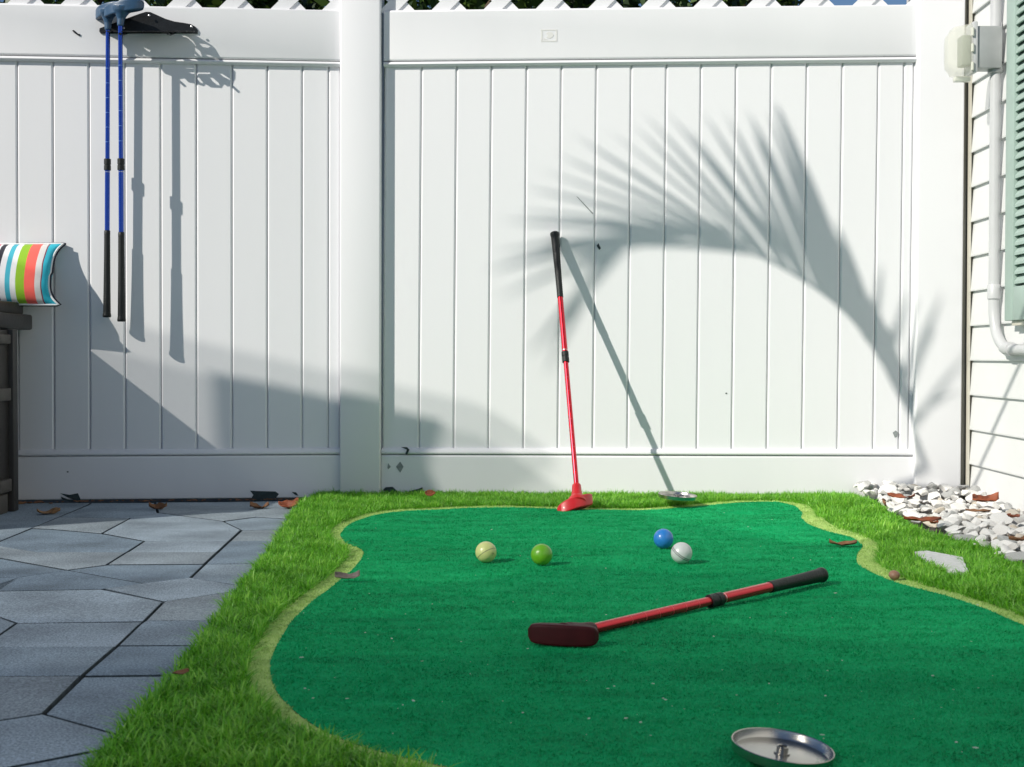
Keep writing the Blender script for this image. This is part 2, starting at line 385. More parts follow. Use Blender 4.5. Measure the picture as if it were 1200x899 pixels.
def cdt_sheet(name, outer, hole, step, zf, m, parent=None):
    n = len(outer); v = [Vector(p) for p in outer]; e = [(i, (i + 1) % n) for i in range(n)]
    k0 = 0
    if hole: k0 = len(v); v += [Vector(p) for p in hole]; e += [(k0 + i, k0 + (i + 1) % len(hole)) for i in range(len(hole))]
    P = np.array(outer); xs = np.arange(P[:, 0].min(), P[:, 0].max(), step); ys = np.arange(P[:, 1].min(), P[:, 1].max(), step)
    X, Y = np.meshgrid(xs, ys); X = X.ravel(); Y = Y.ravel(); X = X + rng.uniform(-.2, .2, X.shape) * step; Y = Y + rng.uniform(-.2, .2, Y.shape) * step
    k = inside(outer, X, Y) & (dist_edge(outer, X, Y) > step * .4)
    if hole: k &= ~inside(hole, X, Y) & (dist_edge(hole, X, Y) > step * .4)
    v += [Vector(p) for p in zip(X[k], Y[k])]
    ov, oe, of, *_ = delaunay_2d_cdt(v, e, [], 1, 1e-5, False)
    cen = np.array([((ov[f[0]] + ov[f[1]] + ov[f[2]]) / 3)[:] for f in of]); ins = inside(outer, cen[:, 0], cen[:, 1]); of = [f for f, q in zip(of, ins) if q]
    if hole: 
        cen = np.array([((ov[f[0]] + ov[f[1]] + ov[f[2]]) / 3)[:] for f in of]); ins = inside(hole, cen[:, 0], cen[:, 1]); of = [f for f, q in zip(of, ins) if not q]
    me = bpy.data.meshes.new(name); me.from_pydata([(p.x, p.y, zf(p.x, p.y)) for p in ov], [], [list(f) for f in of]); me.update()
    if me.polygons[0].normal.z < 0: me.flip_normals()
    smooth(me); o = link(name, me, m, parent); return o
# green: putting surface thing with its lime fringe
pg = cdt_sheet('putting_green', G, None, .018, greenz, M['green'])
tag(pg, 'dark green putting mat with wavy outline and lime fringe in front of the white fence', 'putting green')
cdt_sheet('fringe', FR, G, .02, lambda x, y: greenz(x, y) - .0008, M['fringe'], pg)

# ---------------------------------------------------------------- artificial turf border
TL = [(364, 584), (352, 590), (341, 602), (328, 625), (312, 648), (296, 668), (270, 698), (242, 738), (212, 775), (180, 812), (150, 845), (120, 876), (96, 905), (60, 960), (20, 1020)]
TR = [(1010, 586), (1026, 592), (1045, 603), (1070, 617), (1085, 625), (1108, 631), (1130, 635), (1155, 640), (1172, 650), (1200, 667), (1300, 730), (1500, 850), (1700, 1020)]
tl = [onz(x, y, .015) for x, y in TL]; tr = [onz(x, y, .015) for x, y in TR]
back = [(x, fenceY(x) - .012) for x in np.linspace(tl[0].x, tr[0].x, 24)]
turf_out = [(p.x, p.y) for p in reversed(tl)] + [(-.55, fenceY(-.55) - .03), (-.55, fenceY(-.55) - .05)][:0] + back + [(p.x, p.y) for p in tr] + [(1.8, .9), (tl[-1].x, .9)]
FI = offset(G, lambda p: fw(p) - .012)
STEP = [onz(x, y, .02) for x, y in [(1070, 648), (1085, 646), (1128, 654), (1135, 671), (1116, 671), (1094, 661)]]; STEPP = [(p.x, p.y) for p in STEP]
cdt_sheet('turf_backing', turf_out, None, .05, lambda x, y: .002, mat('turf_backing', (.02, .05, .01), .95, var=.4, vscale=80)).__setitem__('kind', 'structure')
def blades(name, poly, excl, n_per_m2, hrange, wid, zf, m, lean=.6, ymin=1.35, densf=None, hf=None, parent=None, tintf=None):
    P = np.array(poly); x0, x1, y0, y1 = P[:, 0].min(), P[:, 0].max(), max(P[:, 1].min(), ymin), P[:, 1].max()
    n = int((x1 - x0) * (y1 - y0) * n_per_m2); X = rng.uniform(x0, x1, n); Y = rng.uniform(y0, y1, n)
    k = inside(poly, X, Y) & (np.abs(X) < .40 * Y + .12)
    for e in excl: k &= ~inside(e, X, Y)
    X = X[k]; Y = Y[k]
    if densf is not None: q = rng.uniform(0, 1, X.size) < densf(X, Y); X = X[q]; Y = Y[q]
    n = X.size; H = rng.uniform(*hrange, n) * (0.75 + .5 * rng.beta(2, 2, n))
    cl = np.array([noise.noise(Vector((a * 14, b * 14, 0))) for a, b in zip(X, Y)]); H *= (1 + .32 * cl); cl2 = np.array([noise.noise(Vector((a * 45, b * 45, 5))) for a, b in zip(X, Y)])
    if hf is not None: H *= hf(X, Y)
    th = rng.normal(0, 1.3, n) + 9.0 * cl + 4 * cl2; le = np.abs(rng.normal(lean, .35, n)).clip(.05, 1.5)
    dx = np.cos(th); dy = np.sin(th); W = wid * rng.uniform(.7, 1.3, n)
    face = th + rng.uniform(.8, 2.3, n); wx = np.cos(face) * W / 2; wy = np.sin(face) * W / 2
    Z = zf(X, Y)
    pts = np.zeros((n, 7, 3))
    for j, (t, wf) in enumerate(((0, 1), (.4, .95), (.75, .7))):
        ox = H * le * t ** 2 * .8; zz = H * t * (1 - .28 * le * t)
        pts[:, 2 * j, 0] = X + dx * ox - wx * wf; pts[:, 2 * j, 1] = Y + dy * ox - wy * wf; pts[:, 2 * j, 2] = Z + zz
        pts[:, 2 * j + 1, 0] = X + dx * ox + wx * wf; pts[:, 2 * j + 1, 1] = Y + dy * ox + wy * wf; pts[:, 2 * j + 1, 2] = Z + zz
    pts[:, 6, 0] = X + dx * H * le * .8; pts[:, 6, 1] = Y + dy * H * le * .8; pts[:, 6, 2] = Z + H * (1 - .28 * le)
    b = np.arange(n)[:, None] * 7
    q1 = np.concatenate([b + np.array([0, 1, 3, 2]), b + np.array([2, 3, 5, 4])], 1).reshape(-1, 4); t1 = b + np.array([4, 5, 6])
    me = bpy.data.meshes.new(name); me.vertices.add(n * 7); me.vertices.foreach_set('co', pts.astype(np.float32).ravel())
    nl = q1.size + t1.size; me.loops.add(nl); me.loops.foreach_set('vertex_index', np.concatenate([q1.ravel(), t1.ravel()]).astype(np.int32))
    npoly = len(q1) + len(t1); me.polygons.add(npoly)
    ls = np.concatenate([np.arange(len(q1)) * 4, len(q1) * 4 + np.arange(len(t1)) * 3]).astype(np.int32)
    me.polygons.foreach_set('loop_start', ls); me.update(calc_edges=True); me.validate()
    a = me.attributes.new('tint', 'FLOAT', 'POINT'); tint = rng.beta(2.2, 2.2, n) * .8 + .08 + .32 * cl + .12 * cl2
    tint = tint if tintf is None else rng.beta(3, 3, n) * .45 + .275 + np.array([tintf(a_, b_) for a_, b_ in zip(X, Y)])
    a.data.foreach_set('value', np.repeat(tint, 7).clip(0, 1).astype(np.float32))
    smooth(me); o = link(name, me, m, parent, loc=(0, 0, 0) if parent is None else None); print(name, n); return o
def crest(X, Y):
    c = onz(975, 590, .02); return 1 + .7 * np.exp(-((X - c.x) ** 2 / .01 + (Y - c.y) ** 2 / .02))
turf = blades('artificial_turf', turf_out, [FI, STEPP], 100000, (.021, .031), .0020, lambda X, Y: .004 + 0 * X, M['turf'], hf=crest, lean=.85)
tag(turf, 'bright green artificial turf border around the putting mat', 'turf', kind='stuff')
# short stubble on the mat, a real nap
nap_tint = attr_mat('mat_nap', (.0, .26, .085), (.0, .40, .135), (.012, .54, .20), .8, .25)
nap = blades('nap', G, [], 110000, (.003, .0045), .0011, lambda X, Y: np.array([greenz(a, b) for a, b in zip(X, Y)]) - .0005, nap_tint, lean=1.1, ymin=1.35, parent=pg, tintf=lambda a, b: .55 * noise.noise(Vector((a * 7, b * 26, 1))) + .35 * noise.noise(Vector((a * 1.8, b * 2.6, 7))))
fr = [o for o in pg.children if o.name.startswith('fringe')][0]
fn = blades('nap', FR, [G], 110000, (.003, .005), .0011, lambda X, Y: np.array([greenz(a, b) for a, b in zip(X, Y)]) - .0012, attr_mat('fringe_nap', (.28, .44, .11), (.46, .66, .19), (.68, .84, .34), .8, .25), lean=1.1, parent=fr)
fn['kind'] = 'stuff'
nap['kind'] = 'stuff'
# lint and crumbs on the mat
n = 150; bm = bmesh.new()
for i in range(n):
    px, py = random.uniform(330, 1180), random.uniform(600, 895) ; p = onz(px, py, ZG)
    if not inside(G, np.array([p.x]), np.array([p.y]))[0]: continue
    s = random.choice([.0005, .0007, .0009, .0014]) * random.uniform(.7, 1.3); b2 = bmesh.new(); bmesh.ops.create_icosphere(b2, subdivisions=1, radius=1)
    add(bm, b2, Matrix.Translation((p.x, p.y, greenz(p.x, p.y) + .004)) @ Matrix.Rotation(random.uniform(0, 3), 4, 'Z') @ Matrix.Diagonal((s * random.uniform(1, 2.6), s, s * .5, 1)))
tag(link('lint', bm_me(bm), mat('pale_lint', (.5, .6, .5), .9)), 'pale lint and crumbs scattered over the green putting mat', 'lint', kind='stuff')

# stepping stone seen through the turf
bm = bmesh.new(); bm.faces.new([bm.verts.new((p.x, p.y, .022)) for p in STEP]); ex = bmesh.ops.extrude_face_region(bm, geom=bm.faces[:])
for g in ex['geom']:
    if isinstance(g, bmesh.types.BMVert): g.co.z -= .02
tag(link('stepping_stone', bm_me(bm), M['slab']), 'pale flat stone showing through a gap in the turf', 'stone')

# ---------------------------------------------------------------- white privacy fence
fence = empty('privacy_fence', (0, 4.15, 0), 'white vinyl privacy fence with vertical boards and lattice top', 'fence')
class Panel:
    def __init__(s, X0, slope, lean): s.X0 = X0; s.sl = slope; s.c = 1 / math.hypot(1, slope); s.lean = lean
    def pt(s, X, d, z):  # X: world x on the board plane; d towards the camera
        Y = fenceY(s.X0) + s.sl * (X - s.X0)
        return Vector((X + d * s.sl * s.c + s.lean * (z - .75), Y - d * s.c, z))
    def X(s, px, d=0):   # world x where the sight line through px meets the panel
        k = (px - 600) / F; Yo = fenceY(s.X0) - s.sl * s.X0 - d; return k * Yo / (1 - k * s.sl)
    def prism(s, bm, X0, X1, d0, d1, z0, z1, ch=0.0, chz=0.0):
        # box with chamfered front vertical edges (ch) and front horizontal edges (chz)
        pr = [(X0, d0), (X0, d1 - ch), (X0 + ch, d1), (X1 - ch, d1), (X1, d1 - ch), (X1, d0)] if ch else [(X0, d0), (X0, d1), (X1, d1), (X1, d0)]
        A = [bm.verts.new(s.pt(x, d, z0)) for x, d in pr]; B = [bm.verts.new(s.pt(x, d, z1)) for x, d in pr]; n = len(pr)
        for i in range(n): bm.faces.new([A[i], A[(i + 1) % n], B[(i + 1) % n], B[i]])
        bm.faces.new(A); bm.faces.new(B)
    def hprof(s, bm, X0, X1, prof):
        A = [bm.verts.new(s.pt(X0, d, z)) for d, z in prof]; B = [bm.verts.new(s.pt(X1, d, z)) for d, z in prof]; n = len(prof)
        for i in range(n): bm.faces.new([A[i], A[(i + 1) % n], B[(i + 1) % n], B[i]])
        bm.faces.new(A); bm.faces.new(B)
RP = Panel(-.459, -.0443, .0085); LP = Panel(-.461, .086, .0035)
ZT, ZB0, ZB1, ZC0, ZC1 = [ony(520, y, 4.112).z for y in (12.5, 72.0, 78.5, 525.0, 532.0)]
def panel(P, X0, X1, grooves, name='fence_panel', gap_left=0.0):
    # top rail body + bead
    def rail(zs, nm, XX0):
        bm = bmesh.new(); P.hprof(bm, XX0, X1, zs); me = bm_me(bm); o = link(nm, me, M['vinyl'], fence)
        md = o.modifiers.new('b', 'BEVEL'); md.width = .003; md.segments = 2; md.limit_method = 'ANGLE'
        smooth(me, 40); return o
    rail([(-.03, ZB0 - .001), (-.03, ZT), (.008, ZT), (.012, ZT - .004), (.012, ZB0 + .004), (.009, ZB0)], 'top_rail', X0)
    rail([(-.02, ZB1), (-.02, ZB0 - .003), (.010, ZB0 - .003), (.014, ZB0 - .009), (.014, ZB1 + .006), (.008, ZB1)], 'rail_bead', X0)
    rail([(-.03, .004), (-.03, ZC1 - .002), (.008, ZC1 - .002), (.012, ZC1 - .006), (.012, .004)], 'bottom_rail', X0)
    rail([(-.02, ZC1), (-.02, ZC0), (.004, ZC0), (.010, ZC0 - .003), (.015, ZC1 + .006), (.013, ZC1)], 'rail_bead', X0)
    g = [X0 + .002] + [P.X(x) - P.lean * .5 for x in grooves] + [X1 - .002]
    for a, b in zip(g, g[1:]):
        bm = bmesh.new(); P.prism(bm, a + .0007, b - .0007, -.016, 0, ZC0 - .01, ZB1 + .01, ch=.0046)
        me = bm_me(bm); link('board', me, M['vinyl'], fence)
    # a recessed tongue behind the joints keeps the light out
    bm = bmesh.new(); P.prism(bm, X0, X1, -.020, -.012, ZC0 - .008, ZB1 + .008); link('backing', bm_me(bm), M['vinyl'], fence)
XR0 = RP.X(449); XR1 = RP.X(1076)
panel(RP, XR0, XR1, [494.5, 535.4, 576, 617, 657.5, 698.5, 739, 780, 820.5, 861.5, 902.5, 944, 985.5, 1027.5, 1057.5, 1069])
XL1 = LP.X(400); XL0 = LP.X(-110)
panel(LP, XL0, XL1, [-102, -61, -19, 22.5, 64.3, 106.3, 148, 190, 231.7, 273.3, 314.5, 355.3, 386])
# lattice
def lattice(P, X0, X1, px0, step=61.0):
    zc = ony(600, 1.5, 4.11).z; dX = P.X(px0 + step) - P.X(px0); lat = empty('lattice', P.pt((X0 + X1) / 2, -.005, ZT)); lat.parent = fence; lat.location -= fence.location
    z0, z1 = ZT - .012, 1.80; wid = .0385
    for sgn, d in ((1, -.004), (-1, -.0095)):
        xc0 = P.X(px0) + dX / 2; kmin = int((X0 - xc0) / dX) - 4; kmax = int((X1 - xc0) / dX) + 4
        for k in range(kmin, kmax):
            xm = xc0 + k * dX            # passes (xm, zc) at 45 degrees
            lo, hi = z0, z1              # x = xm + sgn*(z-zc)
            xa, xb = xm + sgn * (lo - zc), xm + sgn * (hi - zc)
            def clip(z): return xm + sgn * (z - zc)
            if sgn > 0: lo = max(lo, X0 - xm + zc); hi = min(hi, X1 - xm + zc)
            else: lo = max(lo, zc - (X1 - xm)); hi = min(hi, zc - (X0 - xm))
            if hi - lo < .02: continue
            h = wid * .7071
            pts = []
            a = (clip(lo), lo); b = (clip(hi), hi)
            q = [(a[0] - h * sgn * .5 * 1, a[1] + h * .5), (a[0] + h * sgn * .5, a[1] - h * .5), (b[0] + h * sgn * .5, b[1] - h * .5), (b[0] - h * sgn * .5, b[1] + h * .5)]
            bm = bmesh.new(); A = [bm.verts.new(P.pt(x, d + .0025, z)) for x, z in q]; B = [bm.verts.new(P.pt(x, d - .0025, z)) for x, z in q]
            for i in range(4): bm.faces.new([A[i], A[(i + 1) % 4], B[(i + 1) % 4], B[i]])
            bm.faces.new(A); bm.faces.new(B); link('slat', bm_me(bm), M['vinyl'], lat)
    bm = bmesh.new(); P.prism(bm, X0, X1, -.03, .012, 1.79, 1.83, ch=.003); link('cap_rail', bm_me(bm), M['vinyl'], fence)
lattice(RP, XR0, XR1, 615.5); lattice(LP, XL0, XL1, 186.5)
# posts
def post(X0, X1, Yf, lean=.003):
    bm = bmesh.new(); Wd = X1 - X0
    box(bm, (X0, Yf, -.02), (X1, Yf + Wd, 1.86), bev=.005, seg=3)
    for v in bm.verts: v.co.x += lean * (v.co.z - .75)
    o = link('post', bm_me(bm, sm=35), M['vinyl'], fence)
    bm = bmesh.new(); zz = 1.86
    q = [(X0 - .008, Yf - .008), (X1 + .008, Yf - .008), (X1 + .008, Yf + Wd + .008), (X0 - .008, Yf + Wd + .008)]
    A = [bm.verts.new((x, y, zz)) for x, y in q]; B = [bm.verts.new((x, y, zz + .02)) for x, y in q]; T = bm.verts.new((sum(x for x, y in q) / 4, sum(y for x, y in q) / 4, zz + .07))
    bm.faces.new(A)
    for i in range(4): bm.faces.new([A[i], A[(i + 1) % 4], B[(i + 1) % 4], B[i]]); bm.faces.new([B[i], B[(i + 1) % 4], T])
    pc = link('cap', bm_me(bm), M['vinyl'], o)
post((398.5 - 600) / F * 4.083, (446 - 600) / F * 4.083, 4.083)
post((1074 - 600) / F * 4.012, (1128 - 600) / F * 4.012, 4.012)
# scuffs, screw and stamp on the fence
def patch(P, pts, d, m, name, parent=fence, th=.0012):
    q = [(P.X(x, d), ony(x, y, fenceY(P.X(x, d)) - d).z) for x, y in pts]
    bm = bmesh.new(); A = [bm.verts.new(P.pt(x - P.lean * (z - .75), d + th, z)) for x, z in q]; B = [bm.verts.new(P.pt(x - P.lean * (z - .75), d - .001, z)) for x, z in q]; n = len(q)
    for i in range(n): bm.faces.new([A[i], A[(i + 1) % n], B[(i + 1) % n], B[i]])
    f = bm.faces.new(A); f2 = bm.faces.new(B); bmesh.ops.triangulate(bm, faces=[f, f2]); return link(name, bm_me(bm), m, parent)
D1 = .012
patch(LP, [(69, 578), (80, 580), (90, 578), (93, 585), (92, 590), (86, 586), (78, 583)], D1, M['scuff'], 'scuff_mark')
patch(LP, [(70, 582), (78, 585), (87, 588), (80, 588), (71, 585)], D1, M['scuff'], 'scuff_mark')
patch(LP, [(292, 575), (300, 575.5), (322, 576), (326, 579), (322, 584), (312, 585), (302, 587), (300, 590), (296, 588), (294, 583), (296, 580)], D1, M['scuff'], 'scuff_mark')
patch(LP, [(341, 576.5), (346, 577), (349, 581), (345, 580)], D1, M['scuff'], 'scuff_mark')
patch(RP, [(464, 547), (469, 541), (473, 547), (469, 554)], D1, M['scuffgrey'], 'scuff_mark')
patch(RP, [(454, 548), (455, 543), (458, 547), (455, 550)], D1, M['scuffgrey'], 'scuff_mark')
patch(RP, [(470, 524), (477, 524), (480, 527), (477, 533), (475, 532), (477, 527)], .0155, M['scuff'], 'scuff_mark')
patch(RP, [(1046.5, 507), (1050, 504.5), (1053, 507), (1052, 511.5), (1049, 513)], .0, M['scuffgrey'], 'scuff_mark')
patch(RP, [(699, 288), (701, 285), (704, 291), (702, 293)], .0, M['scuff'], 'scuff_mark')
patch(RP, [(675, 230), (677, 231), (695, 250), (694, 251)], .0, M['scuffgrey'], 'scuff_mark')
patch(RP, [(455, 579), (449, 574), (452, 571), (460, 570.5), (465, 575), (466, 580)], D1 + .002, M['scuff'], 'scuff_mark', th=.004)
patch(RP, [(470, 580), (480, 575.5), (490, 573), (495, 571), (496, 575), (494, 580)], D1 + .002, M['scuff'], 'scuff_mark', th=.004)
for x, y in [(104, 586), (78, 553), (421, 296), (422, 392), (851, 461)]:
    P = LP if x < 450 else RP; dd = D1 if y > 530 else (.0 if x > 450 or x < 396 else .037)
    if dd == .037: continue
    patch(P, [(x - 1, y - .6), (x + 1, y - .8), (x + 1.2, y + .6), (x - .6, y + .8)], dd, M['scuff'], 'scuff_mark')
patch(LP, [(87, 36), (89, 35.5), (94, 40), (96, 40), (96, 42.5), (94, 42), (92.5, 40.5), (89, 38.5)], D1, M['blackiron'], 'screw', th=.003)
# embossed square stamp: frame of four bars and a worn round emblem
for q in ([(634, 34.5), (653, 34.5), (653, 36), (634, 36)], [(634, 47.5), (653, 47.5), (653, 49), (634, 49)], [(634, 36.3), (636, 36.3), (636, 47.2), (634, 47.2)], [(651, 36.3), (653, 36.3), (653, 47.2), (651, 47.2)]):
    patch(RP, q, D1, M['stamp'], 'stamp', th=.0008)
patch(RP, [(640, 39), (643, 37.3), (647, 38), (649, 41), (647, 44), (644, 45.6), (640.5, 44), (642, 41.5)], D1, M['stamp'], 'stamp', th=.0008)
patch(RP, [(637, 44.5), (640, 45.8), (642.5, 46.8), (637, 46.8)], D1, M['stamp'], 'stamp', th=.0008)

# ---------------------------------------------------------------- house at the right
YC = 4.02; XW = (1141 - 600) / F * YC; WS = .018
def wx(Y): return XW + (Y - YC) * WS
house = empty('house', (XW + .1, 1.5, 0), 'house wall of white lap siding at right edge with mint green shutter', 'house')
bm = bmesh.new(); L_ = 6.2; EXP = 40.35 / (F / YC)
prof = [(0.0, 0), (-.014, 0), (-.0145, .004), (-.004, EXP + .012), (0.0, EXP + .012)]
A = [bm.verts.new((x, 0, z)) for x, z in prof]; B = [bm.verts.new((x - WS * L_, -L_, z)) for x, z in prof]
for i in range(len(prof)): bm.faces.new([A[i], A[(i + 1) % len(prof)], B[(i + 1) % len(prof)], B[i]])
bm.faces.new(A); bm.faces.new(B); sid = bm_me(bm); sid.materials.append(M['siding'])
zb0 = .43 + (417 - 543.5) / (F / YC)
for k in range(-1, 27):
    z = zb0 + k * EXP
    link('siding_board', sid, None, house, loc=(wx(YC - .004) , YC - .004, z))
bm = bmesh.new(); box(bm, (0, 0, 0), (.15, .2, 2.75)); M_ = None
me = bm_me(bm); link('wall_core', me, M['siding'], house, loc=(XW + .004, YC - .1, -.03))
bm = bmesh.new()
A = [bm.verts.new(p) for p in ((wx(YC) + .003, YC, -.03), (wx(YC - 6.3) + .003, YC - 6.3, -.03), (wx(YC - 6.3) + .15, YC - 6.3, -.03), (wx(YC) + .15, YC, -.03))]
B = [bm.verts.new(v.co + Vector((0, 0, 2.8))) for v in A]
for i in range(4): bm.faces.new([A[i], A[(i + 1) % 4], B[(i + 1) % 4], B[i]])
bm.faces.new(A); bm.faces.new(B); link('sheathing', bm_me(bm), M['cream'], house)
# corner channels between fence post and siding
bm = bmesh.new(); box(bm, (XW - .020, YC - .012, -.02), (XW - .0185 + .004, YC + .03, 2.7)); box(bm, (XW - .020, YC + .004, -.02), (XW + .002, YC + .03, 2.7)); link('corner_channel', bm_me(bm), M['cream'], house)
bm = bmesh.new(); box(bm, ((1128 - 600) / F * 4.02 + .002, YC + .012, -.02), (XW - .0205, YC + .05, 2.7)); link('corner_trim', bm_me(bm), M['greytrim'], house)
# shutter
SH = empty('shutter', (wx(3.6), 3.3, .53)); SH.parent = house; SH.location -= house.location
def X_at(Y, out): return wx(Y) - .014 - out
Y1 = 3.632; Y0 = 3.25
SH_t = .030
def wallbox(bm, Ya, Yb, z0, z1, o0, o1, bev=0.0):
    b2 = bmesh.new(); box(b2, (-o1, Ya, z0), (-o0, Yb, z1), bev=bev)
    for v in b2.verts: v.co.x += wx(v.co.y) - .014
    t = bpy.data.meshes.new('t'); b2.to_mesh(t); b2.free(); bm.from_mesh(t)
zs0 = ony(1180, 376, 3.61).z; zs1 = 1.95
for a, b, z0, z1 in ((Y1 - .062, Y1, zs0, zs1), (Y0, Y0 + .06, zs0, zs1), (Y0 + .061, Y1 - .063, zs0, zs0 + .088), (Y0 + .061, Y1 - .063, zs1 - .09, zs1)):
    bm = bmesh.new(); wallbox(bm, a, b, z0, z1, .001, SH_t, .003); link('frame', bm_me(bm, sm=35), M['mint'], SH)
bm = bmesh.new(); wallbox(bm, Y0 + .05, Y1 - .05, zs0 + .02, zs1 - .02, .0015, .006); link('back_panel', bm_me(bm), M['mint'], SH)
bm = bmesh.new(); wallbox(bm, Y0 + .04, Y1 - .03, zs0 - .013, zs0 - .001, .001, .02); link('bracket', bm_me(bm), M['cream'], SH)
# louvre
pl = 11.08 / (F / 3.6); z = zs0 + .096
bm = bmesh.new(); y0, y1 = Y0 + .0615, Y1 - .0635
prof = [(-.008, .0235), (-.021, -.001), (-.0265, -.001), (-.0265, .006), (-.012, .0245)]
A = [bm.verts.new((x, 0, zz)) for x, zz in prof]; B = [bm.verts.new((x - WS * (y1 - y0), -(y1 - y0), zz)) for x, zz in prof]
for i in range(len(prof)): bm.faces.new([A[i], A[(i + 1) % len(prof)], B[(i + 1) % len(prof)], B[i]])
bm.faces.new(A); bm.faces.new(B); lv = bm_me(bm); lv.materials.append(M['mint'])
while z < zs1 - .12:
    link('louver', lv, None, SH, loc=(wx(y1) - .014, y1, z)); z += pl

# conduit and outlet box
YP = 3.752; XP = (1164 - 600) / F * YP; RC = .0142
cd = empty('conduit', (XP, YP, 1.0), 'grey electrical conduit pipe running down the siding and bending towards the shutter', 'pipe')
zt = ony(1164, -60, YP).z; zel = ony(1164, 342, YP).z; zbx1 = ony(1160, 33, YP).z; zbx0 = ony(1160, 82, YP).z
bm = bmesh.new(); tube(bm, [(XP, YP, zt + .8), (XP, YP, zbx1 - .002)], RC, 20); link('pipe', bm_me(bm, sm=40), M['conduit'], cd)
bm = bmesh.new(); tube(bm, [(XP, YP, zbx0 + .002), (XP, YP, zel)], RC, 20); link('pipe', bm_me(bm, sm=40), M['conduit'], cd)
bm = bmesh.new(); lathe(bm, (XP, YP, zel - .02), (0, 0, 1), [(0, .0165), (.001, .0175), (.038, .0175), (.04, .016)]); link('coupling', bm_me(bm, sm=40), M['conduit'], cd)
e1 = ony(1167, 378, YP - .03); e2 = ony(1183, 397, YP - .11)
pts = spline([(XP, YP, zel), (XP, YP - .002, zel - .06), (XP + .001, YP - .022, zel - .115), (XP + .001, YP - .07, zel - .148), (XP, YP - .13, zel - .158), (XP - .006, YP - .55, zel - .165)], 8)
bm = bmesh.new(); tube(bm, pts, RC, 20); link('elbow', bm_me(bm, sm=40), M['conduit'], cd)
bm = bmesh.new(); lathe(bm, (XP - .0005, YP - .10, zel - .156), (0, -1, -.04), [(0, .0165), (.001, .018), (.04, .018), (.041, .016)]); link('coupling', bm_me(bm, sm=40), M['conduit'], cd)
ob = empty('outlet_box', (XP, YP, zbx0), 'grey outdoor outlet box with clear plastic bubble cover on the siding', 'outlet box')
xa = (1143 - 600) / F * (YP - .028); xb = (1172 - 600) / F * (YP - .028)
bm = bmesh.new(); box(bm, (xa, YP - .028, zbx0), (xb, YP + .028, zbx1), bev=.003); link('box', bm_me(bm, sm=35), M['boxgrey'], ob)
bm = bmesh.new(); lathe(bm, (XP, YP, zbx0 - .010), (0, 0, 1), [(0, .017), (.002, .0205), (.009, .0205), (.0095, .017)], 24); link('hub', bm_me(bm, sm=35), M['boxgrey'], ob)
for zz in (zbx0 - .006, zbx1 - .004):
    bm = bmesh.new(); box(bm, (xb + .0003, YP - .012, zz), (xb + .004, YP + .012, zz + .018), bev=.001); link('mounting_tab', bm_me(bm), M['silver'], ob)
clear = bpy.data.materials.new('clear_plastic'); clear.use_nodes = True; b = clear.node_tree.nodes['Principled BSDF']
b.inputs['Base Color'].default_value = (.80, .80, .66, 1); b.inputs['Roughness'].default_value = .18; b.inputs['IOR'].default_value = 1.3; b.inputs['Alpha'].default_value = .17; b.inputs['Coat Weight'].default_value = .5
zc0 = ony(1130, 91, YP).z; zc1 = ony(1130, 30, YP).z; xc = (1106 - 600) / F * YP
# receptacle face inside the cover, then the frame of the cover
bm = bmesh.new(); box(bm, (xa - .040, YP - .022, zc0 + .03), (xa - .0145, YP + .022, zc1 - .03), bev=.004); link('receptacle', bm_me(bm, sm=35), mat('receptacle_grey', (.34, .37, .33), .5), ob)
bm = bmesh.new(); box(bm, (xa - .014, YP - .034, zc0 + .008), (xa - .0005, YP + .034, zc1 + .004), bev=.003); link('cover_frame', bm_me(bm, sm=35), M['conduit'], ob)
cf = mat('cloudy_plastic', (.62, .63, .55), .3, coat=.5, var=.1, vscale=40)
for k, zz in enumerate((.012, .062, .105)):
    bm = bmesh.new(); lathe(bm, (xa - .016, YP - .036, zc0 + zz), (0, 0, 1), [(0, .003), (.001, .0042), (.022, .0042), (.023, .003)], 12); link('hinge', bm_me(bm, sm=35), cf, ob)
bm = bmesh.new(); # bubble: rounded shell tapering away from the box
sec = [(xa - .0145, .036, zc0 + .002, zc1 + .002), (xa - .030, .0355, zc0 + .0, zc1 - .001), (xa - .060, .034, zc0 + .004, zc1 - .007), (xc + .012, .031, zc0 + .014, zc1 - .016), (xc + .003, .026, zc0 + .022, zc1 - .028), (xc, .018, zc0 + .034, zc1 - .042)]
rings = []
for x, hw, z0, z1 in sec:
    n = 28; ring = []
    for k in range(n):
        t = 2 * math.pi * k / n; ct, st = math.cos(t), math.sin(t); e = .35
        ring.append(bm.verts.new((x, YP + hw * math.copysign(abs(ct) ** e, ct), (z0 + z1) / 2 + (z1 - z0) / 2 * math.copysign(abs(st) ** e, st))))
    rings.append(ring)
for A, B in zip(rings, rings[1:]):
    for k in range(28): bm.faces.new([A[k], A[(k + 1) % 28], B[(k + 1) % 28], B[k]])
bm.faces.new(rings[-1]); me = bm_me(bm, sm=50); bc = link('bubble_cover', me, clear, ob)
md = bc.modifiers.new('s', 'SOLIDIFY'); md.thickness = .002
bm = bmesh.new(); box(bm, (xa - .055, YP - .012, zc0 - .012), (xa - .012, YP + .012, zc0 + .002), bev=.003); link('cord_guard', bm_me(bm, sm=35), cf, ob)

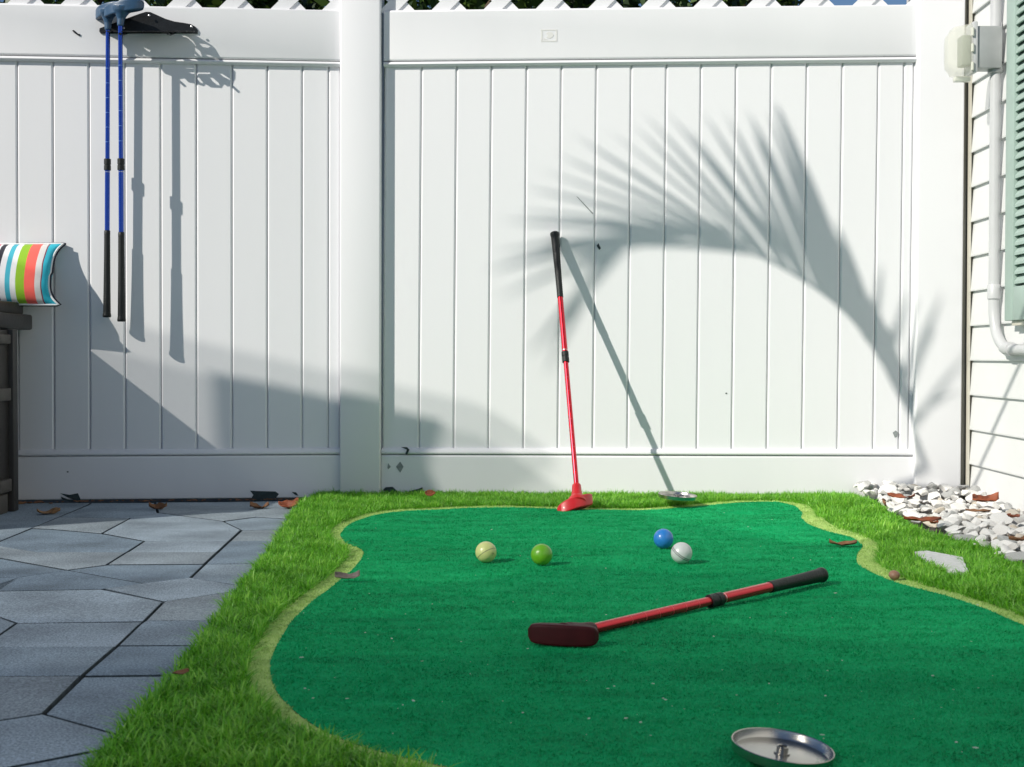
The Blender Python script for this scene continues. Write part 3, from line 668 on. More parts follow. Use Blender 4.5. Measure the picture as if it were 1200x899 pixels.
# ---------------------------------------------------------------- putters
def head_mesh(center, ax, up, fwd, L=.105, H=.032, T=.024, bend=.012, hos=None, hosr=.0125, rise=0.0):
    """crescent blade with hosel; ax along the blade, fwd face normal"""
    ax = Vector(ax).normalized(); up = Vector(up).normalized(); fwd = Vector(fwd).normalized(); center = Vector(center)
    bm = bmesh.new(); rings = []; N = 20
    for i in range(N + 1):
        s = -1 + 2 * i / N; e = (1 - abs(s) ** 9) ** .4 if abs(s) < 1 else 0
        e = max(e, .12); x = s * L / 2; off = -bend * s * s
        hh = H * (.5 - .06 * s * s) * (.35 + .65 * e); tt = T * (.5 - .14 * s * s) * e
        ring = []
        for k in range(16):
            t = 2 * math.pi * k / 16; ct, st = math.cos(t), math.sin(t); q = .22
            ring.append(bm.verts.new(center + up * (rise * s * abs(s)) + ax * x + up * (hh * math.copysign(abs(st) ** q, st)) + fwd * (off + tt * math.copysign(abs(ct) ** q, ct))))
        rings.append(ring)
    for A, B in zip(rings, rings[1:]):
        for k in range(16): bm.faces.new([A[k], A[(k + 1) % 16], B[(k + 1) % 16], B[k]])
    bm.faces.new(rings[0]); bm.faces.new(rings[-1])
    if hos is not None:
        P0 = center - fwd * T * .1; d = Vector(hos) - P0; l = d.length
        lathe(bm, P0, d, [(-.002, .002), (0, T * .8), (H * .35, T * .72), (H * .62, .0165), (l * .62, hosr * 1.12), (l * .95, hosr), (l, hosr * .86)], 20)
    me = bm_me(bm); return me
def finish_head(o, vox=.0016):
    md = o.modifiers.new('r', 'REMESH'); md.mode = 'VOXEL'; md.voxel_size = vox; md.use_smooth_shade = True
    m2 = o.modifiers.new('s', 'SMOOTH'); m2.iterations = 4; m2.factor = .5
MK = {'red_anodised': mat('pale_red_mark', (.70, .12, .12), .5), 'blue_anodised': mat('pale_blue_mark', (.25, .45, .8), .5)}
def putter(name, P0, P1, fr, label, group, mats, radii, head, cat='putter'):
    """P0 end of shaft at the head, P1 butt of the grip. fr = collar and grip start as fractions from P0"""
    P0 = Vector(P0); P1 = Vector(P1); a = (P1 - P0); L = a.length; a.normalize()
    root = empty(name, head['c'], label, cat, group)
    metal, plastic = mats; rl, ru, rc, g0, g1 = radii
    h = link('head', head_mesh(head['c'], head['ax'], head['up'], head['fwd'], hos=P0 + a * .012, hosr=head.get('hosr', .0125), L=head.get('L', .105), H=head.get('H', .032), T=head.get('T', .024), bend=head.get('bend', .012), rise=head.get('rise', 0.0)), plastic, root); finish_head(h)
    bm = bmesh.new(); lathe(bm, P0, a, [(0, rl), (L * fr[0], rl)], 20); link('lower_shaft', bm_me(bm, sm=40), metal, root)
    bm = bmesh.new(); lathe(bm, P0 + a * (L * fr[0]), a, [(0, ru), (L * (fr[1] - fr[0]), ru)], 20); link('upper_shaft', bm_me(bm, sm=40), metal, root)
    bm = bmesh.new(); c0 = L * fr[0]; lathe(bm, P0 + a * (c0 - .022), a, [(0, rc * .85), (.001, rc), (.016, rc), (.017, rc * .9), (.019, rc * .9), (.020, rc), (.033, rc), (.034, rc * .85)], 24); link('collar', bm_me(bm, sm=30), M['rubber'], root)
    mark = MK[metal.name]
    for k in range(6):
        q = L * fr[0] * (.30 + .105 * k)
        bm = bmesh.new(); lathe(bm, P0 + a * q, a, [(0, rl + .0002), (.0008, rl + .0001)], 20); link('length_mark', bm_me(bm, sm=40), mark, root)
    bm = bmesh.new(); lathe(bm, P0 + a * (c0 + .016), a, [(0, ru + .0002), (.0012, ru + .0002)], 20); link('length_mark', bm_me(bm, sm=40), M['silver'], root)
    Lg = L * (1 - fr[1]); bm = bmesh.new(); prof = [(0, g0 * .8), (.0015, g0), (.01, g0)]
    n = int(Lg / .004)
    for k in range(1, n): t = k / n; r = g0 + (g1 - g0) * t ** 1.6; prof += [(.01 + (Lg - .02) * t, r * (1.0 if k % 2 else .972))]
    prof += [(Lg - .007, g1 * 1.10), (Lg - .002, g1 * 1.10), (Lg, g1 * .92), (Lg, g1 * .3), (Lg - .001, g1 * .28), (Lg - .001, 0)]
    lathe(bm, P0 + a * (L * fr[1]), a, prof, 28, caps=False); link('grip', bm_me(bm, sm=50), M['rubber'], root)
    return root
# leaning red putter
top = ony(650, 273, fenceY(.13) - .0145); c = ony(677, 589.5, 3.69); foot = ony(676, 573, 3.735)
sh = (top - foot).normalized(); axv = Vector((.88, .42, .13)); fwdv = axv.cross(sh).normalized()
if fwdv.y > 0: fwdv = -fwdv
putter('putter', foot, top, (.50, .73), 'red putter with black grip leaning upright against the white fence', 'red putters', (M['redmetal'], M['redplastic']), (.0070, .0082, .0102, .0092, .0126),
       dict(c=c, ax=axv, up=sh, fwd=fwdv, hosr=.0125, L=.110, H=.036, T=.034, bend=.020, rise=.006))
# lying red putter
p0 = ony(688, 738.5, 2.035); p1 = onz(964, 673.5, ZG + .0165); c = onz(659.5, 744, ZG + .0165)
putter('putter', p0, p1, (.50, .735), 'red putter lying on the green mat in front of the balls', 'red putters', (M['redmetal'], M['darkred']), (.0078, .0090, .0112, .0104, .0126),
       dict(c=c, ax=(.965, -.20, -.01), up=(0, .04, 1), fwd=(-.20, -.965, .02), hosr=.011, L=.104, H=.031, T=.022, bend=.004))
# blue putters on the bracket
YB = fenceY(-1.19)
for px0, px1, d, yt, yb, lab, hx in ((126.5, 125.3, .036, 31, 372, 'blue putter hanging on the fence bracket, left of the pair and nearer the boards', (.80, -.55, .10)), (141, 142.5, .072, 26, 377, 'blue putter hanging on the fence bracket, right of the pair and nearer the camera', (.96, -.20, .15))):
    p0 = ony(px0, yt, YB - d - .012); p1 = ony(px1, yb, YB - d - .012)
    cc = ony(px0 + (-1 if d < .05 else 1), 12 if d < .05 else 9, YB - d - .012)
    axv = Vector(hx).normalized(); up = (p1 - p0).normalized(); fwdv = axv.cross(up).normalized()
    if fwdv.z > 0: pass
    putter('putter', p0, p1, (.48, .70), lab, 'blue putters', (M['bluemetal'], M['blueplastic']), (.0064, .0072, .0100, .0088, .0112),
           dict(c=cc, ax=axv, up=up, fwd=fwdv if fwdv.y < 0 else -fwdv, hosr=.0095, L=.128, H=.034, T=.032, bend=.018))
# bracket
XB = (175 - 600) / F * YB; zsft = ony(175, 36.5, YB).z
br = empty('wall_bracket', (XB, YB, zsft), 'black pierced iron bracket screwed to the fence rail holding the two blue putters', 'bracket')
pl = [(120, 39.5), (118.5, 37), (119, 33.5), (128, 31.5), (146, 28.5), (154, 25), (161, 20), (167, 16), (173, 14.2), (178, 14.4), (186, 18), (196, 22.5), (206, 25.5), (216, 27), (225, 28.6), (230.5, 31.5), (233.5, 36), (233, 39.5)]
patch(LP, pl, D1 + .0015, M['blackiron'], 'back_plate', br, th=.003)
for x, y in ((175, 18.5), (224.5, 31.5), (145, 33)):
    q = ony(x, y, YB - D1 - .005); bm = bmesh.new(); lathe(bm, q, (0, -1, 0), [(0, .0036), (.002, .0034), (.003, .0015), (.003, 0)], 12, caps=False); link('screw', bm_me(bm, sm=40), M['silver'], br)
# pierced shelf: a rounded plate with leaf-shaped openings (traced from the shadow it throws, in plan)
def shelf_pt(u, v):
    px, py = 90 + u / 6, v / 6; X = (px - 600) / F * YB; Yf = fenceY(X); X = (px - 600) / F * Yf; Z = ony(px, py, Yf).z
    e = Yf - YB - .010                                  # the shadowed spot lies this much farther than the plate
    d = max(.0, (zsft - Z - SB * e) / (SB + .25)); return (X - SA * (d + e), d)
OUT = [(860, 236), (975, 335), (1000, 360), (1040, 430), (1090, 480), (1088, 530), (1062, 575), (1035, 578), (1012, 562), (995, 588), (920, 585), (885, 562), (868, 576), (820, 560), (762, 548), (735, 520), (700, 525), (600, 488), (562, 450), (555, 422), (492, 390), (490, 412), (395, 370), (352, 318), (340, 303), (180, 222)]
HOL = [[(415, 285), (440, 266), (472, 288), (465, 320), (440, 328), (416, 312)], [(447, 250), (492, 252), (484, 276), (462, 268)], [(515, 292), (545, 286), (576, 315), (568, 332), (540, 324)], [(485, 345), (510, 320), (558, 346), (536, 376)],
  [(600, 244), (680, 244), (672, 262), (635, 268)], [(742, 250), (775, 252), (812, 275), (842, 300), (862, 333), (830, 325), (800, 302), (780, 276)], [(886, 319), (930, 322), (965, 337), (945, 350), (912, 344)], [(800, 337), (850, 343), (888, 370), (899, 400), (888, 416), (840, 395), (778, 356)],
  [(728, 381), (752, 376), (802, 397), (850, 421), (886, 448), (830, 436), (770, 404)], [(714, 402), (730, 398), (770, 430), (796, 452), (742, 450), (718, 426)], [(930, 397), (962, 400), (1008, 420), (1022, 434), (990, 430), (950, 412)], [(965, 487), (1000, 491), (1050, 524), (1062, 540), (1022, 521), (980, 501)],
  [(912, 517), (935, 521), (968, 550), (980, 572), (956, 566), (930, 545)], [(770, 478), (905, 480), (898, 492), (785, 490)], [(812, 514), (836, 517), (858, 545), (858, 560), (838, 548)]]
sv = []; se = []; polys = []
for pg_ in [OUT] + HOL:
    gx, gy = sum(p[0] for p in pg_) / len(pg_), sum(p[1] for p in pg_) / len(pg_); gs_ = 1 if pg_ is OUT else 1.15
    q = [shelf_pt(gx + (p[0] - gx) * gs_, gy + (p[1] - gy) * gs_) for p in pg_]; k0 = len(sv); sv += [Vector(p) for p in q]; se += [(k0 + a, k0 + (a + 1) % len(q)) for a in range(len(q))]; polys.append(q)
ov, oe, of, *_ = delaunay_2d_cdt(sv, se, [], 0, 1e-6, False)
cen = np.array([((ov[f[0]] + ov[f[1]] + ov[f[2]]) / 3)[:] for f in of]); keep = inside(polys[0], cen[:, 0], cen[:, 1])
for h_ in polys[1:]: keep &= ~inside(h_, cen[:, 0], cen[:, 1])
me = bpy.data.meshes.new('shelf'); me.from_pydata([(p.x, YB - p.y, zsft - .002 - .25 * p.y) for p in ov], [], [list(f) for f, k in zip(of, keep) if k]); me.update()
o = link('shelf_plate', me, M['blackiron'], br); md = o.modifiers.new('s', 'SOLIDIFY'); md.thickness = .003
for px in (150, 205):
    q = ony(px, 37, YB); bm = bmesh.new(); tube(bm, [(q.x, YB - .014, zsft - .010), (q.x + .002, YB - .06, zsft - .024), (q.x + .004, YB - .10, zsft - .031)], .0035, 8); link('brace', bm_me(bm, sm=50), M['blackiron'], br)

# ---------------------------------------------------------------- balls
def ball_mat(name, col, rough=.35, col2=None):
    m = mat(name, col, rough, col2=col2, vscale=60, coat=.25); n = m.node_tree; L = n.links; b = n.nodes['Principled BSDF']
    tc = n.nodes.new('ShaderNodeTexCoord'); v = n.nodes.new('ShaderNodeTexVoronoi'); v.inputs['Scale'].default_value = 210; L.new(tc.outputs['Object'], v.inputs['Vector'])
    bp = n.nodes.new('ShaderNodeBump'); bp.inputs['Strength'].default_value = .35; bp.inputs['Distance'].default_value = .0008; L.new(v.outputs['Distance'], bp.inputs['Height']); L.new(bp.outputs[0], b.inputs['Normal']); return m
def dimpled(r=.02135):
    bm = bmesh.new(); bmesh.ops.create_icosphere(bm, subdivisions=5, radius=r); nd = 300; g = math.pi * (3 - 5 ** .5); D = []
    for i in range(nd):
        z = 1 - 2 * (i + .5) / nd; q = math.sqrt(1 - z * z); D.append((q * math.cos(g * i), q * math.sin(g * i), z))
    D = np.array(D); P = np.array([v.co.normalized()[:] for v in bm.verts]); dm = np.arccos(np.clip((P @ D.T).max(1), -1, 1)); dep = .00045 * np.clip(1 - (dm / .082) ** 2, 0, 1)
    for v, d in zip(bm.verts, dep): v.co = v.co.normalized() * (r - d)
    return bm_me(bm, sm=None)
bmesh_ball = dimpled(); smooth(bmesh_ball)
RB = .02135
marks = mat('dark_ink', (.03, .035, .04), .5)
for px, py, col, c2, lab, mk in ((569.5, 647, (.60, .62, .25), (.52, .56, .20), 'pale yellow golf ball with a dark seam line on the mat, leftmost ball', 1), (634.7, 650, (.14, .40, .015), (.11, .34, .01), 'lime green golf ball between the yellow ball and the blue ball', 0),
      (777.5, 631.3, (.03, .22, .62), (.02, .18, .54), 'blue golf ball resting behind the white golf ball', 0), (798.7, 648, (.62, .64, .62), (.55, .57, .55), 'white golf ball with dark pen lines beside the blue ball', 2)):
    p = onz(px, py + 10.9, ZG); p.z = greenz(p.x, p.y) + RB + .0008
    for _ in range(3):
        q = onz(px, py, p.z); p = Vector((q.x, q.y, greenz(q.x, q.y) + RB + .0008))
    me = bmesh_ball.copy(); o = link('golf_ball', me, ball_mat('ball_paint', col, col2=c2), loc=p); tag(o, lab, 'golf ball', 'golf balls on the green mat')
    def arc(nrm, off, a0, a1, wd=.0006):
        bm = bmesh.new(); x, y, a = frame_of(nrm); r = math.sqrt(RB ** 2 - off ** 2) + .00025; pr = None
        for k in range(25):
            t = a0 + (a1 - a0) * k / 24; dr = x * math.cos(t) + y * math.sin(t); c_ = [bm.verts.new(dr * r + a * (off + s * wd)) for s in (-1, 1)]
            c2_ = [bm.verts.new(dr * (r - .001) + a * (off + s * wd)) for s in (-1, 1)]; cur = [c_[0], c_[1], c2_[1], c2_[0]]
            if pr:
                for q in range(4): bm.faces.new([pr[q], pr[(q + 1) % 4], cur[(q + 1) % 4], cur[q]])
            pr = cur
        l = link('pen_line', bm_me(bm), marks, o, loc=p)
    if mk == 1: arc((.45, -.35, -.75), .004, 0, 2 * math.pi, .0004)
    if mk == 2:
        arc((.55, -.25, .8), .001, 0, 2 * math.pi); arc((.55, -.25, .8), -.0022, 0, 2 * math.pi)
    if mk == 1:
        for t in ((.66, -.72, -.02), (.75, -.62, -.1), (.6, -.75, -.16)):
            bm = bmesh.new(); q = Vector(t).normalized(); lathe(bm, q * (RB - .0005), q, [(0, .0009), (.0008, .0008), (.0009, 0)], 8, caps=False); link('print_mark', bm_me(bm), marks, o, loc=p)

# ---------------------------------------------------------------- putting cups
def steel():
    m = mat('brushed_steel', (.55, .54, .51), .24, metal=1, col2=(.38, .36, .33), vscale=12, bump=.15, bscale=40, bstretch=(1, 1, 30)); return m
M['steel'] = steel()
def cup(px, py, z, tilt, lab, depth=.021, Rr=.0540):
    p = onz(px, py, z); root = empty('golf_cup', p, lab, 'golf cup', 'steel cup rings'); MM = Matrix.Translation(p) @ tilt
    def mk(nm, prof, n=64, m=M['steel']):
        bm = bmesh.new(); lathe(bm, (0, 0, 0), (0, 0, 1), prof, n, caps=False); bmesh.ops.transform(bm, matrix=MM, verts=bm.verts); link(nm, bm_me(bm, sm=35), m, root)
    mk('rim', [(-depth, Rr - .001), (0, Rr), (.0006, Rr - .0006), (0, Rr - .0014), (-depth + .003, Rr - .003), (-depth + .001, Rr - .005), (-depth + .001, 0.003)])
    mk('base_plate', [(-depth, Rr - .001), (-depth - .001, .02), (-depth - .001, 0)])
    mk('stub', [(-depth + .0012, .0085), (-depth + .0025, .0085), (-depth + .0027, .0062), (-.001, .0062), (-.0005, .0056), (-.001, .0046), (-depth + .004, .0046), (-depth + .004, 0)], 24)
    return root
cup(917.5, 873.5, ZG + .011, Matrix.Rotation(R(6.5), 4, 'Y') @ Matrix.Rotation(R(3), 4, 'X'), 'steel golf cup ring tilted on the mat at the front of the green', depth=.0095, Rr=.0535)
cup(794, 579.5, ZG + .034, Matrix.Rotation(R(4), 4, 'Y') @ Matrix.Rotation(R(3), 4, 'X'), 'small far steel golf cup ring lying in the turf by the fence', depth=.009)

# ---------------------------------------------------------------- bench with cushion
YR = 3.80; XS = (21 - 600) / F * YR
bench = empty('storage_bench', (XS - .4, 3.5, 0), 'dark brown storage bench at the left edge under the striped cushion', 'bench')
def bbox(nm, a, b, m, bev=.003, parent=bench):
    bm = bmesh.new(); box(bm, a, b, bev=bev); return link(nm, bm_me(bm, sm=35), m, parent)
XE = XS - .95; YF = 3.30; zl0 = ony(20, 386, 3.9).z; zl1 = ony(20, 368, 3.9).z; zl2 = ony(20, 354.5, 3.95).z
bbox('side_panel', (XS - .03, YF + .03, .05), (XS - .014, YR - .03, zl0 - .005), M['benchdark'])
bbox('front_panel', (XE, YF + .01, .05), (XS - .03, YF + .026, zl0 - .005), M['benchdark'])
bbox('back_panel', (XE, YR - .026, .05), (XS - .03, YR - .01, zl0 - .005), M['benchdark'])
for y0_, y1_ in ((392, 403), (455, 470), (562, 577)):
    z1_, z0_ = ony(10, y0_, 3.72).z, ony(10, y1_, 3.72).z
    bbox('side_rail', (XS - .018, YF + .04, z0_), (XS - .002, YR - .045, z1_), M['benchbrown'])
bbox('base_board', (XS - .028, YF + .03, .0), (XS - .008, YR - .06, .052), M['benchbrown'])
for yy in (YF, YR - .036): bbox('leg', (XS - .04, yy, 0), (XS, yy + .036, zl0 - .002), M['benchdark']); bbox('leg', (XE, yy, 0), (XE + .04, yy + .036, zl0 - .002), M['benchdark'])
XLd = (31 - 600) / F * 3.93
bbox('lid', (XE - .03, YF - .04, zl0), (XLd, 3.985, zl1), M['benchdark'], .006)
bbox('lid_top', (XE - .01, YF - .02, zl1 + .0005), (XLd - .022, 3.975, zl2), M['benchdark'], .006)
# cushion
m = bpy.data.materials.new('striped_canvas'); m.use_nodes = True; n = m.node_tree; L = n.links; b = n.nodes['Principled BSDF']; b.inputs['Roughness'].default_value = .85; b.inputs['Sheen Weight'].default_value = .1
at = n.nodes.new('ShaderNodeAttribute'); at.attribute_name = 'stripe'; cr = n.nodes.new('ShaderNodeValToRGB'); cr.color_ramp.interpolation = 'CONSTANT'
PXR = 66.5
stripes = [(-60, (.02, .45, .55)), (-52, (.75, .76, .76)), (-40, (.95, .13, .11)), (-28, (.27, .50, .02)), (-18, (.78, .78, .78)), (-10, (.02, .022, .04)), (-6, (.75, .04, .09)), (2.5, (.80, .80, .80)), (5.2, (.018, .02, .035)), (10.5, (.78, .78, .79)), (16.7, (.05, .43, .55)), (22.3, (.80, .80, .80)), (28, (.27, .50, .015)), (37.5, (.95, .13, .10)), (49, (.66, .65, .63)), (55.7, (.20, .01, .04)), (57.3, (.02, .45, .58))]
while len(cr.color_ramp.elements) > 1: cr.color_ramp.elements.remove(cr.color_ramp.elements[0])
lo_px, hi_px = -60.0, PXR
for i, (px, c_) in enumerate(stripes):
    t = (px - lo_px) / (hi_px - lo_px)
    e = cr.color_ramp.elements[0] if i == 0 else cr.color_ramp.elements.new(min(t, .999)); e.position = t; e.color = (*c_, 1)
L.new(at.outputs['Fac'], cr.inputs[0]); L.new(cr.outputs[0], b.inputs['Base Color'])
tc = n.nodes.new('ShaderNodeTexCoord'); nz = n.nodes.new('ShaderNodeTexNoise'); nz.inputs['Scale'].default_value = 25; L.new(tc.outputs['Object'], nz.inputs['Vector']); bp = n.nodes.new('ShaderNodeBump'); bp.inputs['Strength'].default_value = .35; bp.inputs['Distance'].default_value = .004; L.new(nz.outputs['Fac'], bp.inputs['Height']); L.new(bp.outputs[0], b.inputs['Normal'])
Yq = 4.0; kx = Yq / F; X_r = (77 - 600) * kx; X_l = X_r - .50; Wc = X_r - X_l; z0c = ony(70, 357.5, Yq - .03).z; z1c = ony(77, 284, 3.98).z; Hc = z1c - z0c
NU, NV = 64, 20
def cush(u, v, side):
    # u along the length -1..1, v height -1..1
    pin = .026 * (1 - v ** 4) * abs(u) ** 12 * (1.15 if v < 0 else 1)
    x = (X_l + X_r) / 2 + u * Wc / 2 - math.copysign(pin, u) - .007 * (v + 1)
    z = (z0c + z1c) / 2 + v * Hc / 2 * (1 - .02 * (1 - u * u))
    th = .042 * (max(0, 1 - v * v) ** .5) * (max(0, 1 - abs(u) ** 5) ** .6) + .004
    wr = .004 * math.sin(v * 9 + 2) * max(0, abs(u) - .7) / .3
    yb = 3.945 + .088 * ((v + 1) / 2) ** 1.6      # leans back towards the fence at the top
    return Vector((x, yb + side * th + wr * (side < 0), z))
bm = bmesh.new(); lay = bm.verts.layers.float.new('stripe')
for side in (-1, 1):
    g = []
    for i in range(NU + 1):
        row = []
        for j in range(NV + 1):
            u, v = -1 + 2 * i / NU, -1 + 2 * j / NV; p = cush(u, v, side); q = bm.verts.new(p)
            pxm = (X_l + X_r) / 2 + u * Wc / 2 - (0 if abs(u) < .0 else 0); sx = 600 + pxm / kx   # undeformed print position along the length
            sx = sx - 6.0 * max(0, min(1, (u + .2) / 1.2)); q[lay] = (sx - lo_px) / (hi_px - lo_px); row.append(q)
        g.append(row)
    for i in range(NU):
        for j in range(NV): bm.faces.new([g[i][j], g[i + 1][j], g[i + 1][j + 1], g[i][j + 1]])
bm.normal_update(); me = bpy.data.meshes.new('cushion'); bmesh.ops.remove_doubles(bm, verts=bm.verts, dist=.00001); bmesh.ops.recalc_face_normals(bm, faces=bm.faces); bm.to_mesh(me); bm.free(); smooth(me)
cu = link('cushion', me, m); tag(cu, 'striped lumbar cushion in red, green, teal, navy and white on the dark bench', 'cushion')
for nm, cc, dy in (('piping', (.8, .8, .8), -.0075), ('back_edge', (.02, .022, .04), .004)):
    pts = [cush(1, v, 0) + Vector((.0015, dy, 0)) for v in np.linspace(-1, 1, 24)]; pts = [cush(u, -1, 0) + Vector((0, dy, -.001)) for u in np.linspace(-1, .97, 30)] + pts + [cush(u, 1, 0) + Vector((0, dy, .0)) for u in np.linspace(.97, -1, 30)]
    bm = bmesh.new(); tube(bm, pts, .0028 if dy < 0 else .0048, 8); link(nm, bm_me(bm, sm=60), mat(nm, cc, .8), cu)

# ---------------------------------------------------------------- white stones
bed = empty('stone_bed', (1.2, 3.8, 0), kind='structure')
BED = [onz(x, y, .0) for x, y in [(1008, 590), (1030, 600), (1075, 622), (1120, 640), (1160, 655), (1200, 680), (1340, 760)]]
bedp = [(p.x, p.y) for p in BED] + [(wx(2.2) + .0, 2.2), (wx(4.0) + .0, 4.0), (.98, fenceY(.98))]
sheet('bed_soil', bedp, .002, M['soil'], parent=bed)
protos = []
for i in range(14):
    bm = bmesh.new(); bmesh.ops.create_icosphere(bm, subdivisions=2, radius=1); sd = Vector((i * 5.1, i * 2.3, 0))
    planes = [(Vector((random.gauss(0, 1), random.gauss(0, 1), random.gauss(0, 1))).normalized(), random.uniform(.38, .75)) for _ in range(11)]
    for v in bm.verts:
        c_ = v.co.normalized()
        for nrm, h in planes:
            dd = c_.dot(nrm)
            if dd > h: c_ = c_ - nrm * (dd - h)
        v.co = c_ * (1 + .12 * noise.noise(c_ * 2 + sd))
    protos.append(bm_me(bm, 'stone', 18))
smats = [M['whitestone']] * 6 + [M['greystone'], M['creamstone'], M['whitestone'], M['whitestone']]
pm = []
for i, p in enumerate(protos): p.materials.append(smats[i % len(smats)])
P = np.array(bedp); cnt = 0; placed = []
cand = []
for t in range(9000):
    x = random.uniform(P[:, 0].min(), P[:, 0].max()); y = random.uniform(2.7, 4.06)
    if not inside(bedp, np.array([x]), np.array([y]))[0] or x > wx(y) - .012 or y > fenceY(x) - .01: continue
    if x > .40 * y: continue
    r = random.uniform(.010, .031); ok = all((x - a) ** 2 + (y - b_) ** 2 > (.60 * (r + c_)) ** 2 for a, b_, c_ in placed)
    if not ok: continue
    placed.append((x, y, r))
for x, y, r in placed[:290]:
    o = link('stone', random.choice(protos), None, bed, loc=(x, y, .010 + r * .35 + random.uniform(0, .014) + .022 * math.exp(-((y - 4.0) / .15) ** 2)))
    o.scale = (r * random.uniform(.9, 1.25), r * random.uniform(.8, 1.1), r * random.uniform(.45, .75)); o.rotation_euler = (random.uniform(-.5, .5), random.uniform(-.5, .5), random.uniform(0, 6.28)); cnt += 1
print('stones', cnt)

# ---------------------------------------------------------------- dry leaves and a nut
def leaf(px, py, z, L_, W_, curl, rot, m, label, group='dry leaves on the ground', tilt=(0, 0)):
    p = onz(px, py, z); bm = bmesh.new(); n = 16; k = 6; g = []; sd = random.uniform(0, 99)
    for i in range(n + 1):
        t = i / n; wv = W_ * (math.sin(math.pi * t ** .85) ** .8 + .04) * (1 + .28 * noise.noise(Vector((t * 7, sd, 0)))); row = []
        for j in range(-k, k + 1):
            s = j / k; x = (t - .5) * L_ ; yv = s * wv / 2 * (1 - .3 * curl * abs(s))
            zz = curl * W_ * (.38 * abs(s) ** 1.5 * (.7 + 1.2 * noise.noise(Vector((t * 2, s * 1.2, sd)))) * (1 if s > 0 else .45) + .9 * (t - .5) ** 2) + .10 * W_ * noise.noise(Vector((t * 5, s * 3, sd)))
            row.append(bm.verts.new((x, yv, zz)))
        g.append(row)
    for i in range(n):
        for j in range(2 * k): bm.faces.new([g[i][j], g[i + 1][j], g[i + 1][j + 1], g[i][j + 1]])
    mz = min(v.co.z for v in bm.verts)
    for v in bm.verts: v.co.z -= mz
    bmesh.ops.transform(bm, matrix=Matrix.Translation(p) @ Matrix.Rotation(rot, 4, 'Z') @ Matrix.Rotation(tilt[0], 4, 'X') @ Matrix.Rotation(tilt[1], 4, 'Y'), verts=bm.verts)
    me = bm_me(bm, sm=60); o = link('dry_leaf', me, m); md = o.modifiers.new('s', 'SOLIDIFY'); md.thickness = .0007
    return tag(o, label, 'leaf', group)
leaf(57, 602, .001, .06, .042, .9, .3, M['leaftan'], 'tan curled dry leaf on the pavers beside the bench end')
leaf(185, 597, .001, .05, .034, 1.2, .1, M['leafbrown'], 'small golden brown curled leaf against the fence base, middle of the paved stretch')
leaf(304, 596, .001, .055, .040, .8, .5, M['leafbrown'], 'brown leaf below the dark tear in the fence bottom rail')
leaf(338, 596, .001, .06, .040, 1.2, -.2, M['leafrust'], 'crumpled rusty leaf at the fence base right beside the turf corner')
leaf(407, 678, ZG + .006, .046, .020, .9, .1, mat('leaf_grey', (.10, .08, .075), .6, col2=(.35, .27, .22), vscale=25), 'dark grey curled leaf on the lime fringe at the left of the mat')
leaf(988, 639, ZG + .006, .058, .03, .9, -.15, M['leafbrown'], 'brown leaf lying on the tip of the mat near the right turf')
leaf(207, 646, ZG + .006, .001, .001, 0, 0, M['leafbrown'], '', None) if False else None
leaf(212, 790, .038, .022, .017, .5, .7, M['leafbrown'], 'tiny brown leaf fragment caught in the turf blades left of the mat')
leaf(1056, 584, .055, .07, .040, .7, -.3, M['leafrust'], 'rust leaf on the stones near the fence corner post')
leaf(1035, 590, .045, .045, .028, .5, 1.3, M['leafbrown'], 'brown leaf standing on edge between turf and stones', tilt=(1.0, 0))
leaf(1081, 611, .045, .085, .045, .5, -.15, M['leafrust'], 'large rust red leaf on the stones beside the turf edge')
leaf(1095, 614, .043, .035, .022, .8, .8, M['leafrust'], 'short dark rust leaf touching the large rust red leaf on the stones')
leaf(1155, 588, .055, .075, .045, .6, .2, M['leafrust'], 'rust leaf on the stones in front of the siding corner')
leaf(1146, 600, .045, .06, .02, .6, -.5, M['leafbrown'], 'narrow brown leaf wedged among the middle stones')
leaf(1188, 607, .05, .042, .034, .6, .9, M['leafrust'], 'small reddish leaf on the stones near the right edge')
leaf(1196, 634, .045, .07, .035, .9, .5, M['leafbrown'], 'dark curled leaf on the shaded stones, nearest one to the camera')
leaf(504, 578, .052, .03, .02, .4, .2, M['leafrust'], 'little orange brown leaf standing in the turf at the fence foot', tilt=(1.2, 0))
leaf(954, 614, ZG + .008, .04, .018, .5, .9, M['leaftan'], 'thin tan leaf on the lime fringe below the turf crest')
bm = bmesh.new(); lathe(bm, (0, 0, 0), (.1, -.25, 1), [(-.009, 0), (-.0078, .0055), (-.0033, .0098), (.0016, .0105), (.0058, .0082), (.0082, .004), (.0092, 0)], 20, caps=False)
p = onz(1048, 674, ZG + .010); tag(link('acorn', bm_me(bm, sm=60), mat('tan_nut', (.30, .16, .10), .5, var=.3, vscale=60), loc=p), 'small round tan nut on the fringe where turf meets the mat', 'nut')
# crumbs at fence foot
bm = bmesh.new()
for i in range(130):
    px = random.uniform(5, 345); X = (px - 600) / F * 4.05; y = fenceY(X) - .018 - abs(random.gauss(0, .012)) - (.06 * random.random() if px < 80 else 0)
    s = random.uniform(.0015, .005) * (1.5 if px < 70 else 1); b2 = bmesh.new(); bmesh.ops.create_icosphere(b2, subdivisions=1, radius=1); add(bm, b2, Matrix.Translation((X, y, s * .4)) @ Matrix.Rotation(random.uniform(0, 3), 4, 'Z') @ Matrix.Diagonal((s * random.uniform(1, 2.4), s, s * .5, 1)))
tag(link('leaf_litter', bm_me(bm), M['leafbrown']), 'brown crumbs of leaf litter along the foot of the fence', 'leaf litter', kind='stuff')

